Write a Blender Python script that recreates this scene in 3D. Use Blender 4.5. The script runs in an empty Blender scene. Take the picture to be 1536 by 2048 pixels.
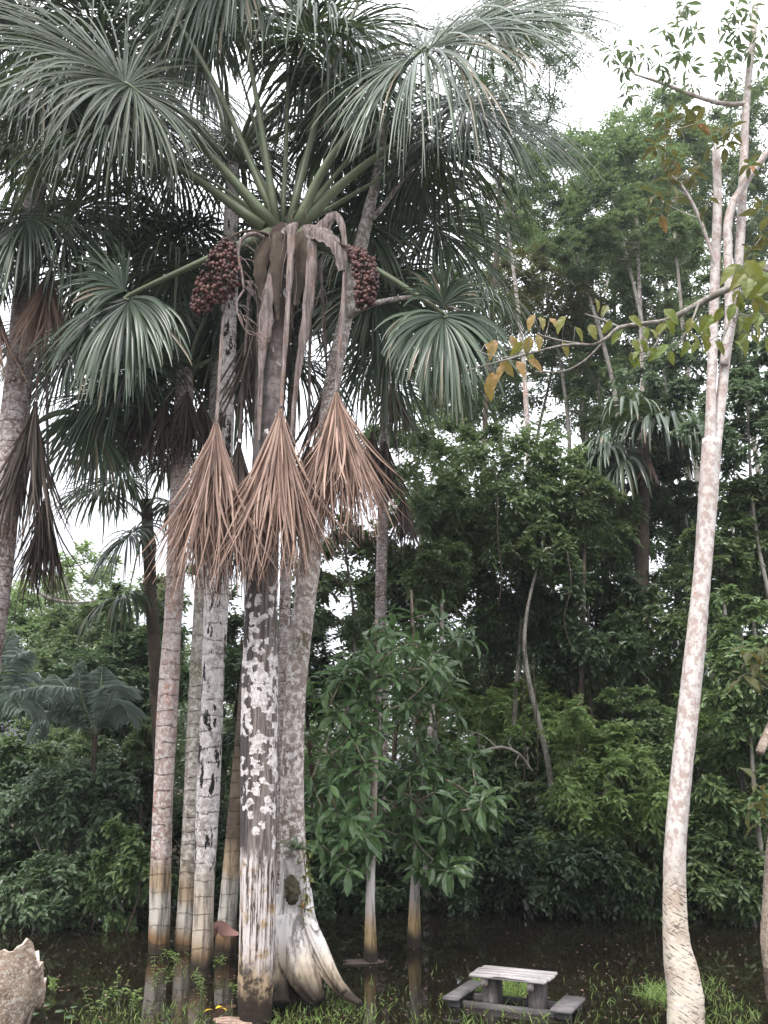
import bpy, math
import numpy as np

# ------------------------------------------------------------------ camera
F, PITCH, H = 1800.0, math.radians(15.5), 3.4
CP, SP = math.cos(PITCH), math.sin(PITCH)

def ray(px, py):
    x = (px - 768) / F; y = -(py - 1024) / F
    return np.array([x, CP - y * SP, SP + y * CP])

def P(px, py, Y):
    d = ray(px, py)
    return np.array([0, 0, H]) + d * (Y / d[1])

def pw(px, py, Y):
    return Y / ray(px, py)[1] / F          # metres in one photo pixel there

def G(px, py, z=0.0):
    d = ray(px, py)
    return np.array([0, 0, H]) + d * ((z - H) / d[2])

scene = bpy.context.scene
COL = scene.collection
UP = np.array([0, 0, 1.0])

def R(seed):
    return np.random.default_rng(seed)

def nrm(v):
    v = np.asarray(v, float)
    return v / np.maximum(np.linalg.norm(v, axis=-1, keepdims=True), 1e-9)

def smooth(a, b, x):
    t = np.clip((np.asarray(x, float) - a) / (b - a), 0, 1)
    return t * t * (3 - 2 * t)

def gz(x, y):
    """height of the ground: flooded clearing, dry bank further on"""
    return (-0.45 + 0.75 * smooth(22.0, 27.5, y) + 0.35 * smooth(27, 60, y)
            + 0.06 * np.sin(np.asarray(x) * .7 + 1) * np.cos(np.asarray(y) * .5))

# ------------------------------------------------------------------ mesh builder
class MB:
    def __init__(self):
        self.v, self.t, self.f, self.n = [], [], [], 0
    def add(self, v, faces, tint=0.5):
        v = np.asarray(v, float).reshape(-1, 3)
        for f in faces:
            self.f.append(np.asarray(f, np.int64) + self.n)
        self.v.append(v)
        self.t.append(np.broadcast_to(np.asarray(tint, float), (len(v),)).copy())
        self.n += len(v)
        return self
    def build(self, name, mat, parent=None, origin=(0, 0, 0), smooth=True):
        me = bpy.data.meshes.new(name)
        v = np.concatenate(self.v) - np.asarray(origin, float)
        me.vertices.add(len(v)); me.vertices.foreach_set('co', v.astype(np.float32).ravel())
        loops, starts, c = [], [], 0
        for f in self.f:
            k = f.shape[1]
            loops.append(f.ravel()); starts.append(c + np.arange(len(f)) * k); c += f.size
        loops = np.concatenate(loops).astype(np.int32); starts = np.concatenate(starts).astype(np.int32)
        me.loops.add(len(loops)); me.loops.foreach_set('vertex_index', loops)
        me.polygons.add(len(starts)); me.polygons.foreach_set('loop_start', starts)
        me.polygons.foreach_set('use_smooth', np.full(len(starts), smooth))
        a = me.attributes.new('tint', 'FLOAT', 'POINT')
        a.data.foreach_set('value', np.concatenate(self.t).astype(np.float32))
        me.update(calc_edges=True); me.validate()
        me.materials.append(mat)
        o = bpy.data.objects.new(name, me); COL.objects.link(o)
        if parent is not None: o.parent = parent
        else: o.location = origin
        return o

def tag(o, label=None, cat=None, group=None, kind=None):
    if label: o['label'] = label
    if cat: o['category'] = cat
    if group: o['group'] = group
    if kind: o['kind'] = kind
    return o

def thing(name, label, cat, loc, group=None):
    o = bpy.data.objects.new(name, None); COL.objects.link(o)
    o.empty_display_size = .2
    o.location = tuple(float(c) for c in loc)
    return tag(o, label, cat, group)

def spline(pts, n):
    p = np.asarray(pts, float)
    if len(p) == 2:
        t = np.linspace(0, 1, n)[:, None]; return p[0] * (1 - t) + p[1] * t
    e = np.vstack([2 * p[0] - p[1], p, 2 * p[-1] - p[-2]])
    out = []
    for t in np.linspace(0, len(p) - 1 - 1e-6, n):
        i = int(t); u = t - i; a, b, c, d = e[i:i + 4]
        out.append(.5 * (2 * b + (c - a) * u + (2 * a - 5 * b + 4 * c - d) * u * u + (3 * b - a - 3 * c + d) * u ** 3))
    return np.array(out)

def tube(mb, path, rad, sides=8, amp=0.0, seed=0, tint=.5, rough=0.0, flat=1.0, ridge=0.0):
    """closed tube along path; amp = slow bumps, rough = fine relief"""
    path = np.asarray(path, float); n = len(path)
    rad = np.broadcast_to(np.asarray(rad, float), (n,))
    d = nrm(np.gradient(path, axis=0))
    ref = np.where(np.abs(d[:, 1:2]) > .9, np.array([[1., 0, 0]]), np.array([[0, 1., 0]]))
    s = nrm(np.cross(d, ref)); b = np.cross(s, d)
    a = np.linspace(0, 2 * np.pi, sides, endpoint=False)
    rr = np.ones((n, sides))
    if amp or rough:
        r = R(seed); L = np.concatenate([[0], np.cumsum(np.linalg.norm(np.diff(path, axis=0), axis=1))])[:, None]
        for k in range(5):
            m = r.integers(1, 5); rr += amp / (k + 1) ** .5 * np.sin(m * a[None] + r.uniform(.4, 2.2) * L + r.uniform(0, 6)) * .5
        if ridge:
            for m in (7, 11, 16): rr += ridge * np.sin(m * a[None] + .8 * np.sin(1.7 * L + m) + r.uniform(0, 6))
        if rough: rr += r.normal(0, rough, (n, sides))
    v = path[:, None] + rad[:, None, None] * rr[..., None] * (np.cos(a)[None, :, None] * s[:, None] * flat + np.sin(a)[None, :, None] * b[:, None])
    i = np.arange(n - 1)[:, None] * sides; j = np.arange(sides)[None]; k = (j + 1) % sides
    q = np.stack([i + j, i + k, i + sides + k, i + sides + j], -1).reshape(-1, 4)
    v = v.reshape(-1, 3)
    v = np.vstack([v, path[:1], path[-1:]]); c0 = n * sides
    jj = np.arange(sides); kk = (jj + 1) % sides
    caps = np.vstack([np.stack([np.full(sides, c0), kk, jj], 1), np.stack([np.full(sides, c0 + 1), (n - 1) * sides + jj, (n - 1) * sides + kk], 1)])
    mb.add(v, [q, caps], tint)

def pxpath(pts, n):
    """pts: (px, py, Y, width in px) -> path, radii"""
    w = [list(P(a, b, Y)) + [wd * pw(a, b, Y) / 2] for a, b, Y, wd in pts]
    s = spline(w, n)
    return s[:, :3], np.maximum(s[:, 3], .003)

# leaf templates: (along, across, up), faces
TPL = {
 'diamond': (np.array([[0, 0, 0], [.45, -.5, .09], [1, 0, -.12], [.45, .5, .09]]), [np.array([[0, 1, 2], [0, 2, 3]])]),
 'oval': (np.array([[0, 0, 0], [.25, -.36, .05], [.62, -.5, .02], [1, 0, -.26], [.62, .5, .02], [.25, .36, .05], [.27, 0, -.01], [.64, 0, -.08]]),
          [np.array([[0, 1, 6], [2, 3, 7], [0, 6, 5], [7, 3, 4]]), np.array([[1, 2, 7, 6], [6, 7, 4, 5]])]),
 'obov': (np.array([[0, 0, 0], [.3, -.22, .04], [.7, -.5, .0], [1, -.06, -.34], [1, .06, -.34], [.7, .5, .0], [.3, .22, .04], [.3, 0, 0], [.72, 0, -.09]]),
          [np.array([[0, 1, 7], [0, 7, 6]]), np.array([[1, 2, 8, 7], [7, 8, 5, 6], [2, 3, 4, 8]]), np.array([[8, 4, 5]])]),
}

def fine_leaf(K=7, ex=.8, curl=.26, cup=.1):
    t = np.linspace(0, 1, K + 1); w = .5 * (np.sin(np.pi * t ** ex) ** .8) * (1 - .25 * t); w[0] = .03; w[-1] = .0
    wob = .03 * np.sin(np.arange(K + 1) * 2.1)
    V = []
    for i in range(K + 1):
        for sg in (-1, 0, 1): V.append([t[i], sg * w[i], -curl * t[i] ** 2 + (cup * w[i] * 2 + wob[i] * sg * w[i] * 2 if sg else 0)])
    b = np.arange(K)[:, None] * 3
    return np.array(V), [np.concatenate([b + np.array([[0, 1, 4, 3]]), b + np.array([[1, 2, 5, 4]])])]
TPL['fine'] = fine_leaf(); TPL['broad'] = fine_leaf(ex=1.45, curl=.34)

def leaves(mb, base, d, up, L, W, tint, tpl='diamond'):
    base = np.asarray(base, float); n = len(base)
    if n == 0: return
    d = nrm(d); s = nrm(np.cross(d, up)); u = np.cross(s, d)
    L = np.broadcast_to(np.asarray(L, float), (n,)); W = np.broadcast_to(np.asarray(W, float), (n,))
    T, fs = TPL[tpl]; k = len(T)
    v = base[:, None] + L[:, None, None] * (T[None, :, 0:1] * d[:, None] + T[None, :, 2:3] * u[:, None]) + (W[:, None, None] * T[None, :, 1:2]) * s[:, None]
    off = (np.arange(n) * k)
    mb.add(v.reshape(-1, 3), [(f[None] + off[:, None, None]).reshape(-1, f.shape[1]) for f in fs], np.repeat(np.broadcast_to(tint, (n,)), k))

def twigs(mb, r, cen, out, ntw, nl, twl, L, ratio=.42, droop=.35, tpl='diamond', upb=.25, limb=None):
    """leafy twigs radiating from clump centres"""
    m = len(cen)
    c = np.repeat(cen, ntw, 0); o = np.repeat(out, ntw, 0)
    dr = nrm(o * .75 + r.normal(0, .62, (m * ntw, 3)) + UP * upb)
    tl = np.broadcast_to(np.asarray(twl, float), (m,)); tl = np.repeat(tl, ntw) * r.uniform(.55, 1.15, m * ntw)
    st = c + r.normal(0, .12, (m * ntw, 3)) * tl[:, None]
    ctint = np.repeat(r.normal(.5, .13, m), ntw)
    k = np.arange(1, nl + 1) / nl
    pos = st[:, None] + dr[:, None] * (k[None, :, None] * tl[:, None, None])
    pos[..., 2] -= droop * tl[:, None] * k[None] ** 2
    sd = nrm(np.cross(dr, UP) + 1e-3)
    alt = np.where(np.arange(nl) % 2 == 0, 1., -1.)
    ld = dr[:, None] * .55 + sd[:, None] * alt[None, :, None] * .8 + r.normal(0, .28, (m * ntw, nl, 3)); ld[..., 2] -= droop * .7
    lu = UP + r.normal(0, .38, (m * ntw, nl, 3)) + o[:, None] * .25
    N = m * ntw * nl
    leaves(mb, pos.reshape(-1, 3), ld.reshape(-1, 3), lu.reshape(-1, 3), L * r.uniform(.65, 1.2, N), L * ratio * r.uniform(.8, 1.15, N),
           np.clip(np.repeat(ctint, nl) + r.normal(0, .16, N), 0, 1), tpl)
    if limb is not None:
        for i in range(0, m * ntw, max(1, (m * ntw) // 160)):
            e = st[i] + dr[i] * tl[i]; e[2] -= droop * tl[i] * .8
            tube(limb, spline([c[i], (c[i] + e) / 2 + UP * .05 * tl[i], e], 4), np.linspace(.012, .004, 4), 4)

# ------------------------------------------------------------------ materials
class NT:
    def __init__(self, name):
        self.m = bpy.data.materials.new(name); self.m.use_nodes = True
        self.t = self.m.node_tree; self.t.nodes.clear()
        self.out = self.t.nodes.new('ShaderNodeOutputMaterial')
    def n(self, typ, **kw):
        nd = self.t.nodes.new(typ)
        for k, v in kw.items():
            if hasattr(nd, k) and k not in ('scale',): setattr(nd, k, v)
        return nd
    def link(self, a, b): self.t.links.new(a, b)
    def put(self, sock, v):
        if isinstance(v, (int, float)): sock.default_value = v
        elif isinstance(v, (tuple, list)):
            sock.default_value = tuple(v) + ((1,) if sock.type == 'RGBA' and len(v) == 3 else ())
        else: self.link(v, sock)
    def co(self, sc=(1, 1, 1)):
        tc = self.n('ShaderNodeTexCoord'); mp = self.n('ShaderNodeMapping')
        self.link(tc.outputs['Object'], mp.inputs['Vector']); mp.inputs['Scale'].default_value = sc
        return mp.outputs[0]
    def noise(self, vec, scale, detail=5, rough=.6, dist=0.):
        nd = self.n('ShaderNodeTexNoise'); self.link(vec, nd.inputs['Vector'])
        nd.inputs['Scale'].default_value = scale; nd.inputs['Detail'].default_value = detail
        nd.inputs['Roughness'].default_value = rough; nd.inputs['Distortion'].default_value = dist
        return nd.outputs['Fac']
    def voro(self, vec, scale, out='Color', feature='F1', dist='EUCLIDEAN', rnd=1.):
        nd = self.n('ShaderNodeTexVoronoi'); nd.feature = feature
        if feature == 'F1': nd.distance = dist
        self.link(vec, nd.inputs['Vector']); nd.inputs['Scale'].default_value = scale; nd.inputs['Randomness'].default_value = rnd
        return nd.outputs[out]
    def step(self, v, a, b, lo=0., hi=1.):
        nd = self.n('ShaderNodeMapRange'); nd.interpolation_type = 'SMOOTHSTEP'
        self.put(nd.inputs['Value'], v)
        for k, x in (('From Min', a), ('From Max', b), ('To Min', lo), ('To Max', hi)): nd.inputs[k].default_value = x
        return nd.outputs[0]
    def math(self, op, a, b=0., c=0.):
        nd = self.n('ShaderNodeMath'); nd.operation = op
        for s, x in zip(nd.inputs, (a, b, c)): self.put(s, x)
        return nd.outputs[0]
    def mix(self, f, a, b):
        nd = self.n('ShaderNodeMix'); nd.data_type = 'RGBA'
        self.put(nd.inputs[0], f); self.put(nd.inputs[6], a); self.put(nd.inputs[7], b)
        return nd.outputs[2]
    def attr(self, name='tint'):
        nd = self.n('ShaderNodeAttribute'); nd.attribute_name = name; return nd.outputs['Fac']
    def z(self):
        tc = self.n('ShaderNodeTexCoord'); s = self.n('ShaderNodeSeparateXYZ'); self.link(tc.outputs['Object'], s.inputs[0])
        return s.outputs[2]
    def bsdf(self, col, rough=.7, spec=.3, bump=None, bs=.3, dist=.02):
        b = self.n('ShaderNodeBsdfPrincipled'); self.put(b.inputs['Base Color'], col); self.put(b.inputs['Roughness'], rough)
        b.inputs['Specular IOR Level'].default_value = spec
        if bump is not None:
            bp = self.n('ShaderNodeBump'); bp.inputs['Strength'].default_value = bs; bp.inputs['Distance'].default_value = dist
            self.link(bump, bp.inputs['Height']); self.link(bp.outputs[0], b.inputs['Normal'])
        return b.outputs[0]
    def done(self, sh):
        self.link(sh, self.out.inputs['Surface']); return self.m

def leafmat(name, a, b, rough=.42, spec=.45, trans=.28, tcol=None, spot=None, c3=None):
    n = NT(name); t = n.attr()
    oi = n.n('ShaderNodeObjectInfo')
    col = n.mix(t, a, b)
    if c3: col = n.mix(n.step(t, .93, .97), col, c3)
    if spot: col = n.mix(n.math('MULTIPLY', n.step(n.noise(n.co((1, 1, 1)), 9, 3), .6, .72), .7), col, spot)
    hsv = n.n('ShaderNodeHueSaturation'); n.link(col, hsv.inputs['Color'])
    n.put(hsv.inputs['Value'], n.math('ADD', n.math('MULTIPLY', oi.outputs['Random'], .4), .8))
    sh = n.bsdf(hsv.outputs[0], rough, spec)
    if trans:
        tr = n.n('ShaderNodeBsdfTranslucent'); n.put(tr.inputs['Color'], tcol or tuple(min(1, c * 1.6) for c in b))
        mx = n.n('ShaderNodeMixShader'); mx.inputs[0].default_value = trans
        n.link(sh, mx.inputs[1]); n.link(tr.outputs[0], mx.inputs[2]); sh = mx.outputs[0]
    return n.done(sh)

def barkmat(name, base, dark, light, accent, ring=.24, ringw=.1, ringamt=.95, patch=.55, acc=.62, flood=None, moss=None, sc=1.0, rough=.85, blotch=0.):
    """flood: list of (height m, colour, softness): bands left by high water, from the top band down"""
    n = NT(name); co = n.co(); cz = n.co((1, 1, .35)); z = n.z()
    n1 = n.noise(co, 2.3 * sc, 6, .65); n2 = n.noise(co, 11 * sc, 9, .78, .25); n3 = n.noise(cz, 2.1 * sc, 5, .7); n4 = n.noise(co, 30 * sc, 3, .6)
    col = n.mix(n.step(n1, .35, .68), base, dark)
    col = n.mix(n.math('MULTIPLY', n.step(n3, acc, acc + .09), .8), col, accent)
    lp = n.step(n2, patch - .02, patch + .06)
    col = n.mix(n.math('MULTIPLY', lp, .85), col, light)
    col = n.mix(n.math('MULTIPLY', n.step(n4, .6, .72), .7), col, dark)
    if moss: col = n.mix(n.math('MULTIPLY', n.step(n.noise(cz, 1.3, 6, .75), .52, .68), .75), col, moss)
    col = n.mix(n.math('MULTIPLY', n.step(n.noise(n.co((1, 1, .5)), 17 * sc, 4, .7), .58, .66), .6), col, tuple(c * .8 for c in dark))
    if blotch: col = n.mix(n.step(n.noise(n.co((3.2, 3.2, 1.1)), 1.5, 6, .7), 1 - blotch, 1.02 - blotch), col, (.02, .017, .016))
    hgt = n.math('ADD', n.math('MULTIPLY', n2, .6), n.math('MULTIPLY', n4, .3))
    if ring:
        zz = n.math('ADD', z, n.math('MULTIPLY', n.noise(co, 2.2, 5, .65), .3))
        fr = n.math('FRACT', n.math('DIVIDE', zz, ring))
        ln = n.math('MULTIPLY', n.step(fr, 0., ringw, 1, 0), n.step(n.noise(co, 5, 4), .36, .5))
        col = n.mix(n.math('MULTIPLY', ln, ringamt), col, tuple(c * .32 for c in dark))
        hgt = n.math('SUBTRACT', hgt, n.math('MULTIPLY', ln, .8))
    if flood:
        st = n.noise(n.co((6, 6, .5)), 1.4, 6, .7)
        zf = n.math('ADD', z, n.math('MULTIPLY', n.math('SUBTRACT', n.noise(n.co((3, 3, .3)), 1.2, 4), .5), .35))
        for h, c, soft in flood:
            c2 = n.mix(n.step(st, .46, .64), c, tuple(x * .3 for x in c))
            c2 = n.mix(n.math('MULTIPLY', n.step(n2, .6, .66), .5), c2, tuple(min(.8, x * 1.35) for x in c))
            col = n.mix(n.step(zf, h - soft, h + soft, 1, 0), col, c2)
    return n.done(n.bsdf(col, rough, .2, hgt, .6, .03))

LEAF = {
 'dark':  leafmat('dark_leaf', (.038, .07, .028), (.13, .18, .068), .37, .5),
 'deep':  leafmat('deep_leaf', (.02, .044, .02), (.074, .115, .046), .4, .45),
 'mid':   leafmat('mid_green_leaf', (.055, .1, .038), (.16, .225, .085), .4, .45),
 'fresh': leafmat('fresh_leaf', (.085, .14, .042), (.22, .3, .1), .42, .4, .34),
 'olive': leafmat('olive_leaf', (.045, .055, .015), (.12, .12, .035), .45, .35, .3, c3=(.3, .13, .05)),
 'blue':  leafmat('bluish_leaf', (.042, .076, .038), (.12, .17, .085), .36, .5),
 'gloss': leafmat('large_glossy_leaf', (.036, .078, .028), (.105, .175, .06), .34, .5, .25),
 'branch': leafmat('yellowing_leaf', (.42, .235, .1), (.12, .18, .035), .42, .4, .36, tcol=(.3, .3, .05), spot=(.07, .1, .025)),
 'frond': leafmat('palm_frond', (.015, .031, .017), (.1, .14, .08), .34, .5, .16, tcol=(.1, .14, .05), c3=(.2, .16, .1)),
 'worn':  leafmat('worn_palm_frond', (.03, .048, .032), (.15, .175, .12), .4, .45, .15, tcol=(.11, .12, .05), spot=(.26, .19, .12)),
 'dead':  leafmat('dead_frond', (.13, .085, .07), (.44, .3, .235), .65, .3, .12, tcol=(.3, .16, .09), spot=(.2, .17, .155)),
 'deaddark': leafmat('old_dead_frond', (.045, .036, .031), (.15, .115, .095), .75, .2, .1, tcol=(.12, .07, .04)),
 'grass': leafmat('water_grass', (.07, .12, .028), (.21, .29, .085), .45, .35, .35),
 'sheen_pale': leafmat('sheen_palm_leaf', (.11, .15, .12), (.3, .36, .31), .3, .9, .3, tcol=(.2, .26, .2)),  # leaf sheen put into the base colour, paler than the leaf itself
}
PETIOLE = leafmat('petiole_green', (.075, .095, .05), (.19, .22, .125), .42, .4, 0, spot=(.1, .085, .05))
def dry_strip():
    n = NT('dry_petiole'); co = n.co(); g = n.noise(n.co((16, 16, .8)), 1.6, 7, .75)
    col = n.mix(n.step(g, .36, .66), (.085, .066, .06), (.34, .275, .255))
    col = n.mix(n.math('MULTIPLY', n.step(n.noise(co, 2.2, 5), .52, .66), .6), col, (.2, .12, .085))
    col = n.mix(n.math('MULTIPLY', n.step(n.noise(co, 16, 5, .7), .58, .66), .7), col, (.05, .04, .036))
    return n.done(n.bsdf(col, .8, .2, g, .7, .02))
DEADPET = dry_strip()
FRUIT = (lambda n: n.done(n.bsdf(n.mix(n.attr(), (.03, .013, .012), (.14, .055, .042)), .42, .4)))(NT('red_brown_fruit'))

WHITE = (.5, .45, .43); CREAM = (.47, .43, .38); OCHRE = (.36, .27, .18); MUD = (.035, .027, .02)
FLOODW = [(1.55, OCHRE, .22), (1.05, CREAM, .12), (.42, (.2, .12, .06), .16), (.18, MUD, .1)]
def FL(d, k=1.): return [(h + d * (1 if h > .6 else .2), c, sf * k) for h, c, sf in FLOODW]
BARK = {
 'left':  barkmat('left_palm_bark', (.36, .3, .28), (.13, .07, .05), (.6, .55, .53), (.2, .09, .06), ring=.21, patch=.5),
 'pink':  barkmat('pinkish_palm_bark', (.46, .36, .33), (.22, .145, .12), (.62, .57, .54), (.45, .19, .12), ring=.3, patch=.5, acc=.55, flood=FLOODW),
 'mossy': barkmat('mossy_palm_bark', (.38, .34, .3), (.15, .125, .095), (.58, .55, .5), (.25, .24, .12), ring=.25, patch=.5, flood=FL(-.22, 1.5), moss=(.2, .22, .09)),
 'pale':  barkmat('pale_palm_bark', blotch=.45, base=(.52, .47, .45), dark=(.22, .18, .165), light=(.66, .62, .6), accent=(.42, .24, .17), ring=.27, patch=.5, acc=.62, flood=[(1.5, (.46, .39, .32), .4), (.5, (.25, .17, .1), .2), (.3, MUD, .14)]),
 'dark':  barkmat('dark_palm_bark', (.16, .12, .09), (.06, .045, .035), (.36, .31, .27), (.2, .12, .07), ring=.24, patch=.66, flood=FL(.3, 1.3)),
 'lichen': barkmat('lichen_bark', (.34, .28, .25), (.13, .09, .07), (.66, .62, .59), (.42, .2, .14), ring=0, patch=.5, acc=.6, moss=(.1, .1, .035), flood=[(1.9, (.58, .54, .52), .3), (.7, (.42, .34, .25), .3), (.42, MUD, .22)]),
 'slim':  barkmat('slim_tree_bark', (.3, .25, .2), (.15, .11, .08), (.5, .46, .42), (.3, .2, .13), ring=0, patch=.56, flood=[(1.75, WHITE, .3), (.75, (.38, .27, .14), .3), (.3, MUD, .14)]),
 'far':   barkmat('far_bark', (.27, .25, .22), (.13, .11, .09), (.42, .4, .37), (.25, .2, .15), ring=0, patch=.55),
 'brown': barkmat('brown_bark', (.1, .075, .055), (.045, .035, .028), (.2, .17, .14), (.14, .09, .06), ring=0, patch=.64),
 'stump': barkmat('stump_bark', (.36, .27, .2), (.15, .1, .075), (.56, .5, .43), (.36, .21, .15), ring=0, patch=.51, sc=3.4),
}

def flake_bark():
    """dark dead wood with pale blocky flakes of bark still on it"""
    n = NT('flaking_palm_bark'); z = n.z(); co = n.co()
    fib = n.noise(n.co((14, 14, .9)), 1.5, 6, .7)
    wood = n.mix(n.step(fib, .35, .7), (.06, .047, .042), (.25, .21, .19))
    dst = n.n('ShaderNodeVectorMath'); dst.operation = 'ADD'
    nv = n.n('ShaderNodeTexNoise'); n.link(co, nv.inputs['Vector']); nv.inputs['Scale'].default_value = 15; nv.inputs['Detail'].default_value = 4
    sc = n.n('ShaderNodeVectorMath'); sc.operation = 'SCALE'; n.link(nv.outputs['Color'], sc.inputs[0]); sc.inputs['Scale'].default_value = .075
    n.link(co, dst.inputs[0]); n.link(sc.outputs[0], dst.inputs[1])
    mp = n.n('ShaderNodeMapping'); n.link(dst.outputs[0], mp.inputs['Vector']); mp.inputs['Scale'].default_value = (1, 1, .85)
    cell = n.voro(mp.outputs[0], 12, 'Color', dist='CHEBYCHEV', rnd=.85)
    bw = n.n('ShaderNodeSeparateColor'); n.link(cell, bw.inputs[0])
    big = n.noise(co, 1.1, 3)
    sx = n.n('ShaderNodeSeparateXYZ'); n.link(co, sx.inputs[0])
    dens = n.math('MULTIPLY', n.math('ADD', n.step(z, 1.7, 4.3), n.math('MULTIPLY', sx.outputs[0], n.step(z, 4.6, 5.3, 0, 1.2))), n.step(z, 4.6, 7.0, 1, 0))
    flake = n.step(n.math('ADD', n.math('ADD', n.math('MULTIPLY', bw.outputs[0], .85), n.math('MULTIPLY', big, .8)), n.math('MULTIPLY', dens, .42)), 1.2, 1.215)
    fl = n.mix(n.step(n.noise(co, 14, 7, .75), .36, .62), (.3, .26, .25), (.68, .63, .61))
    zz = n.math('ADD', z, n.math('MULTIPLY', n.noise(co, 2, 3), .12))
    ln = n.math('MULTIPLY', n.step(n.math('FRACT', n.math('DIVIDE', zz, .24)), 0, .06, 1, 0), n.step(n.noise(co, 5, 3), .4, .5))
    fl = n.mix(n.math('MULTIPLY', ln, .7), fl, (.1, .08, .07))
    # upper stem: grey brown rings
    up = n.mix(n.step(n.noise(co, 5, 5), .4, .65), (.24, .2, .185), (.1, .08, .07))
    up = n.mix(n.math('MULTIPLY', ln, .9), up, (.04, .03, .03))
    wood = n.mix(n.step(z, 6.2, 7.2), wood, up)
    stain = n.step(n.math('SUBTRACT', n.noise(n.co((2, 2, .5)), 1.2, 6, .7), n.math('MULTIPLY', sx.outputs[0], .9)), .56, .72)
    wood = n.mix(n.math('MULTIPLY', stain, .6), wood, (.025, .022, .024))
    wood = n.mix(n.step(z, 9.6, 10.6), wood, n.mix(fib, (.02, .014, .012), (.09, .06, .05)))
    col = n.mix(flake, wood, fl)
    # high water: streaked cream and ochre, then brown, then mud
    st = n.noise(n.co((13, 13, .5)), 1.3, 7, .75)
    zf = n.math('ADD', z, n.math('MULTIPLY', n.math('SUBTRACT', n.noise(n.co((5, 5, .3)), 1.2, 4), .5), .7))
    lo = n.mix(n.step(st, .43, .53), (.05, .035, .025), n.mix(n.step(n.noise(co, 4, 6, .7), .5, .66), (.56, .5, .48), (.38, .26, .15)))
    col = n.mix(n.step(zf, 2.0, 2.3, 1, 0), col, lo)
    lo2 = n.mix(n.step(n.noise(co, 7, 5, .7), .42, .58), (.05, .037, .026), (.34, .25, .16))
    col = n.mix(n.step(zf, .5, .95, 1, 0), col, lo2)
    col = n.mix(n.step(zf, .2, .45, 1, 0), col, (.03, .022, .016))
    tint = n.attr()                                  # strip of yellow moss down one side
    col = n.mix(n.math('MULTIPLY', n.step(tint, .6, .8), n.step(z, 2.2, 2.6)), col, (.28, .33, .05))
    h = n.math('ADD', n.math('MULTIPLY', flake, .6), n.math('MULTIPLY', fib, .5))
    return n.done(n.bsdf(col, .85, .2, h, .8, .03))

def white_bark():
    n = NT('white_scarred_bark'); z = n.z(); co = n.co()
    p = n.noise(n.co((1, 1, .7)), 11, 9, .75, .15); big = n.noise(co, 1.6, 4)
    col = n.mix(n.step(p, .46, .56), (.56, .52, .49), (.37, .29, .26))
    col = n.mix(n.math('MULTIPLY', n.step(big, .5, .7), .5), col, (.47, .36, .32))
    col = n.mix(n.math('MULTIPLY', n.step(n.noise(co, 3.1, 4, .6, 1.), .69, .73), .85), col, (.42, .16, .06))
    col = n.mix(n.math('MULTIPLY', n.step(n.noise(co, 4.3, 5, .7), .7, .74), .8), col, (.12, .1, .05))
    knot = n.voro(n.co((1, 1, .6)), 1.9, 'Distance'); col = n.mix(n.step(knot, .05, .08, 1, 0), col, (.03, .022, .02))
    # slashed, yellowish foot
    def cuts(rot, sc, lo):
        mp = n.n('ShaderNodeMapping'); mp.vector_type = 'TEXTURE'; mp.inputs['Rotation'].default_value = rot
        tc = n.n('ShaderNodeTexCoord'); n.link(tc.outputs['Object'], mp.inputs[0])
        m2 = n.n('ShaderNodeMapping'); m2.inputs['Scale'].default_value = sc; n.link(mp.outputs[0], m2.inputs[0])
        return n.step(n.noise(m2.outputs[0], 2.2, 3, .5), lo, lo + .07, 0, .85)
    slash = n.math('MULTIPLY', n.step(n.noise(co, 3.5, 4, .6), .36, .5), cuts((.2, .5, 0), (3.6, 3.6, 26), .56))
    slash = n.math('MAXIMUM', slash, n.math('MULTIPLY', n.step(n.noise(co, 2.7, 4, .6), .48, .6), cuts((-.2, -.42, 0), (4.2, 4.2, 28), .58)))
    foot = n.mix(n.step(n.noise(co, 3, 5), .4, .62), (.56, .5, .41), (.42, .33, .26))
    foot = n.mix(n.step(n.noise(co, 6, 7, .7), .5, .64), foot, (.58, .52, .46))
    foot = n.mix(slash, foot, (.07, .05, .04))
    low = n.step(n.math('ADD', z, n.math('MULTIPLY', n.noise(co, 2, 4), .9)), 2.1, 2.7, 1, 0)
    col = n.mix(low, col, foot)
    h = n.math('SUBTRACT', n.math('MULTIPLY', p, .3), n.math('MULTIPLY', n.math('MULTIPLY', slash, low), .6))
    return n.done(n.bsdf(col, .75, .25, h, .7, .02))

BARK['flake'] = flake_bark(); BARK['white'] = white_bark()

def wood_mat(name, a, b, wet, gr=(1.2, 14, 14)):
    n = NT(name); g = n.noise(n.co(gr), 1.6, 6, .7, .4)
    col = n.mix(n.step(g, .35, .68), a, b)
    col = n.mix(n.math('MULTIPLY', n.step(n.noise(n.co(), 4, 5), .55, .7), wet), col, tuple(c * .35 for c in a))
    cr = n.step(n.noise(n.co((.8, 22, 22)), 1.2, 3), .66, .69)
    col = n.mix(cr, col, (.02, .017, .016))
    return n.done(n.bsdf(col, .7, .3, g, .5, .01))
WOODTOP = wood_mat('weathered_grey_plank', (.42, .385, .375), (.22, .2, .195), .5)
WOODDARK = wood_mat('wet_dark_timber', (.1, .092, .09), (.045, .04, .04), .5)
WOODLEG = wood_mat('wet_dark_post', (.12, .105, .098), (.03, .027, .026), .7, (14, 14, 1.2))
WOODSEAT = wood_mat('damp_grey_plank', (.17, .155, .155), (.075, .068, .07), .5)
WOODBLOCK = wood_mat('pale_block', (.45, .4, .37), (.3, .25, .23), .2)

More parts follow.
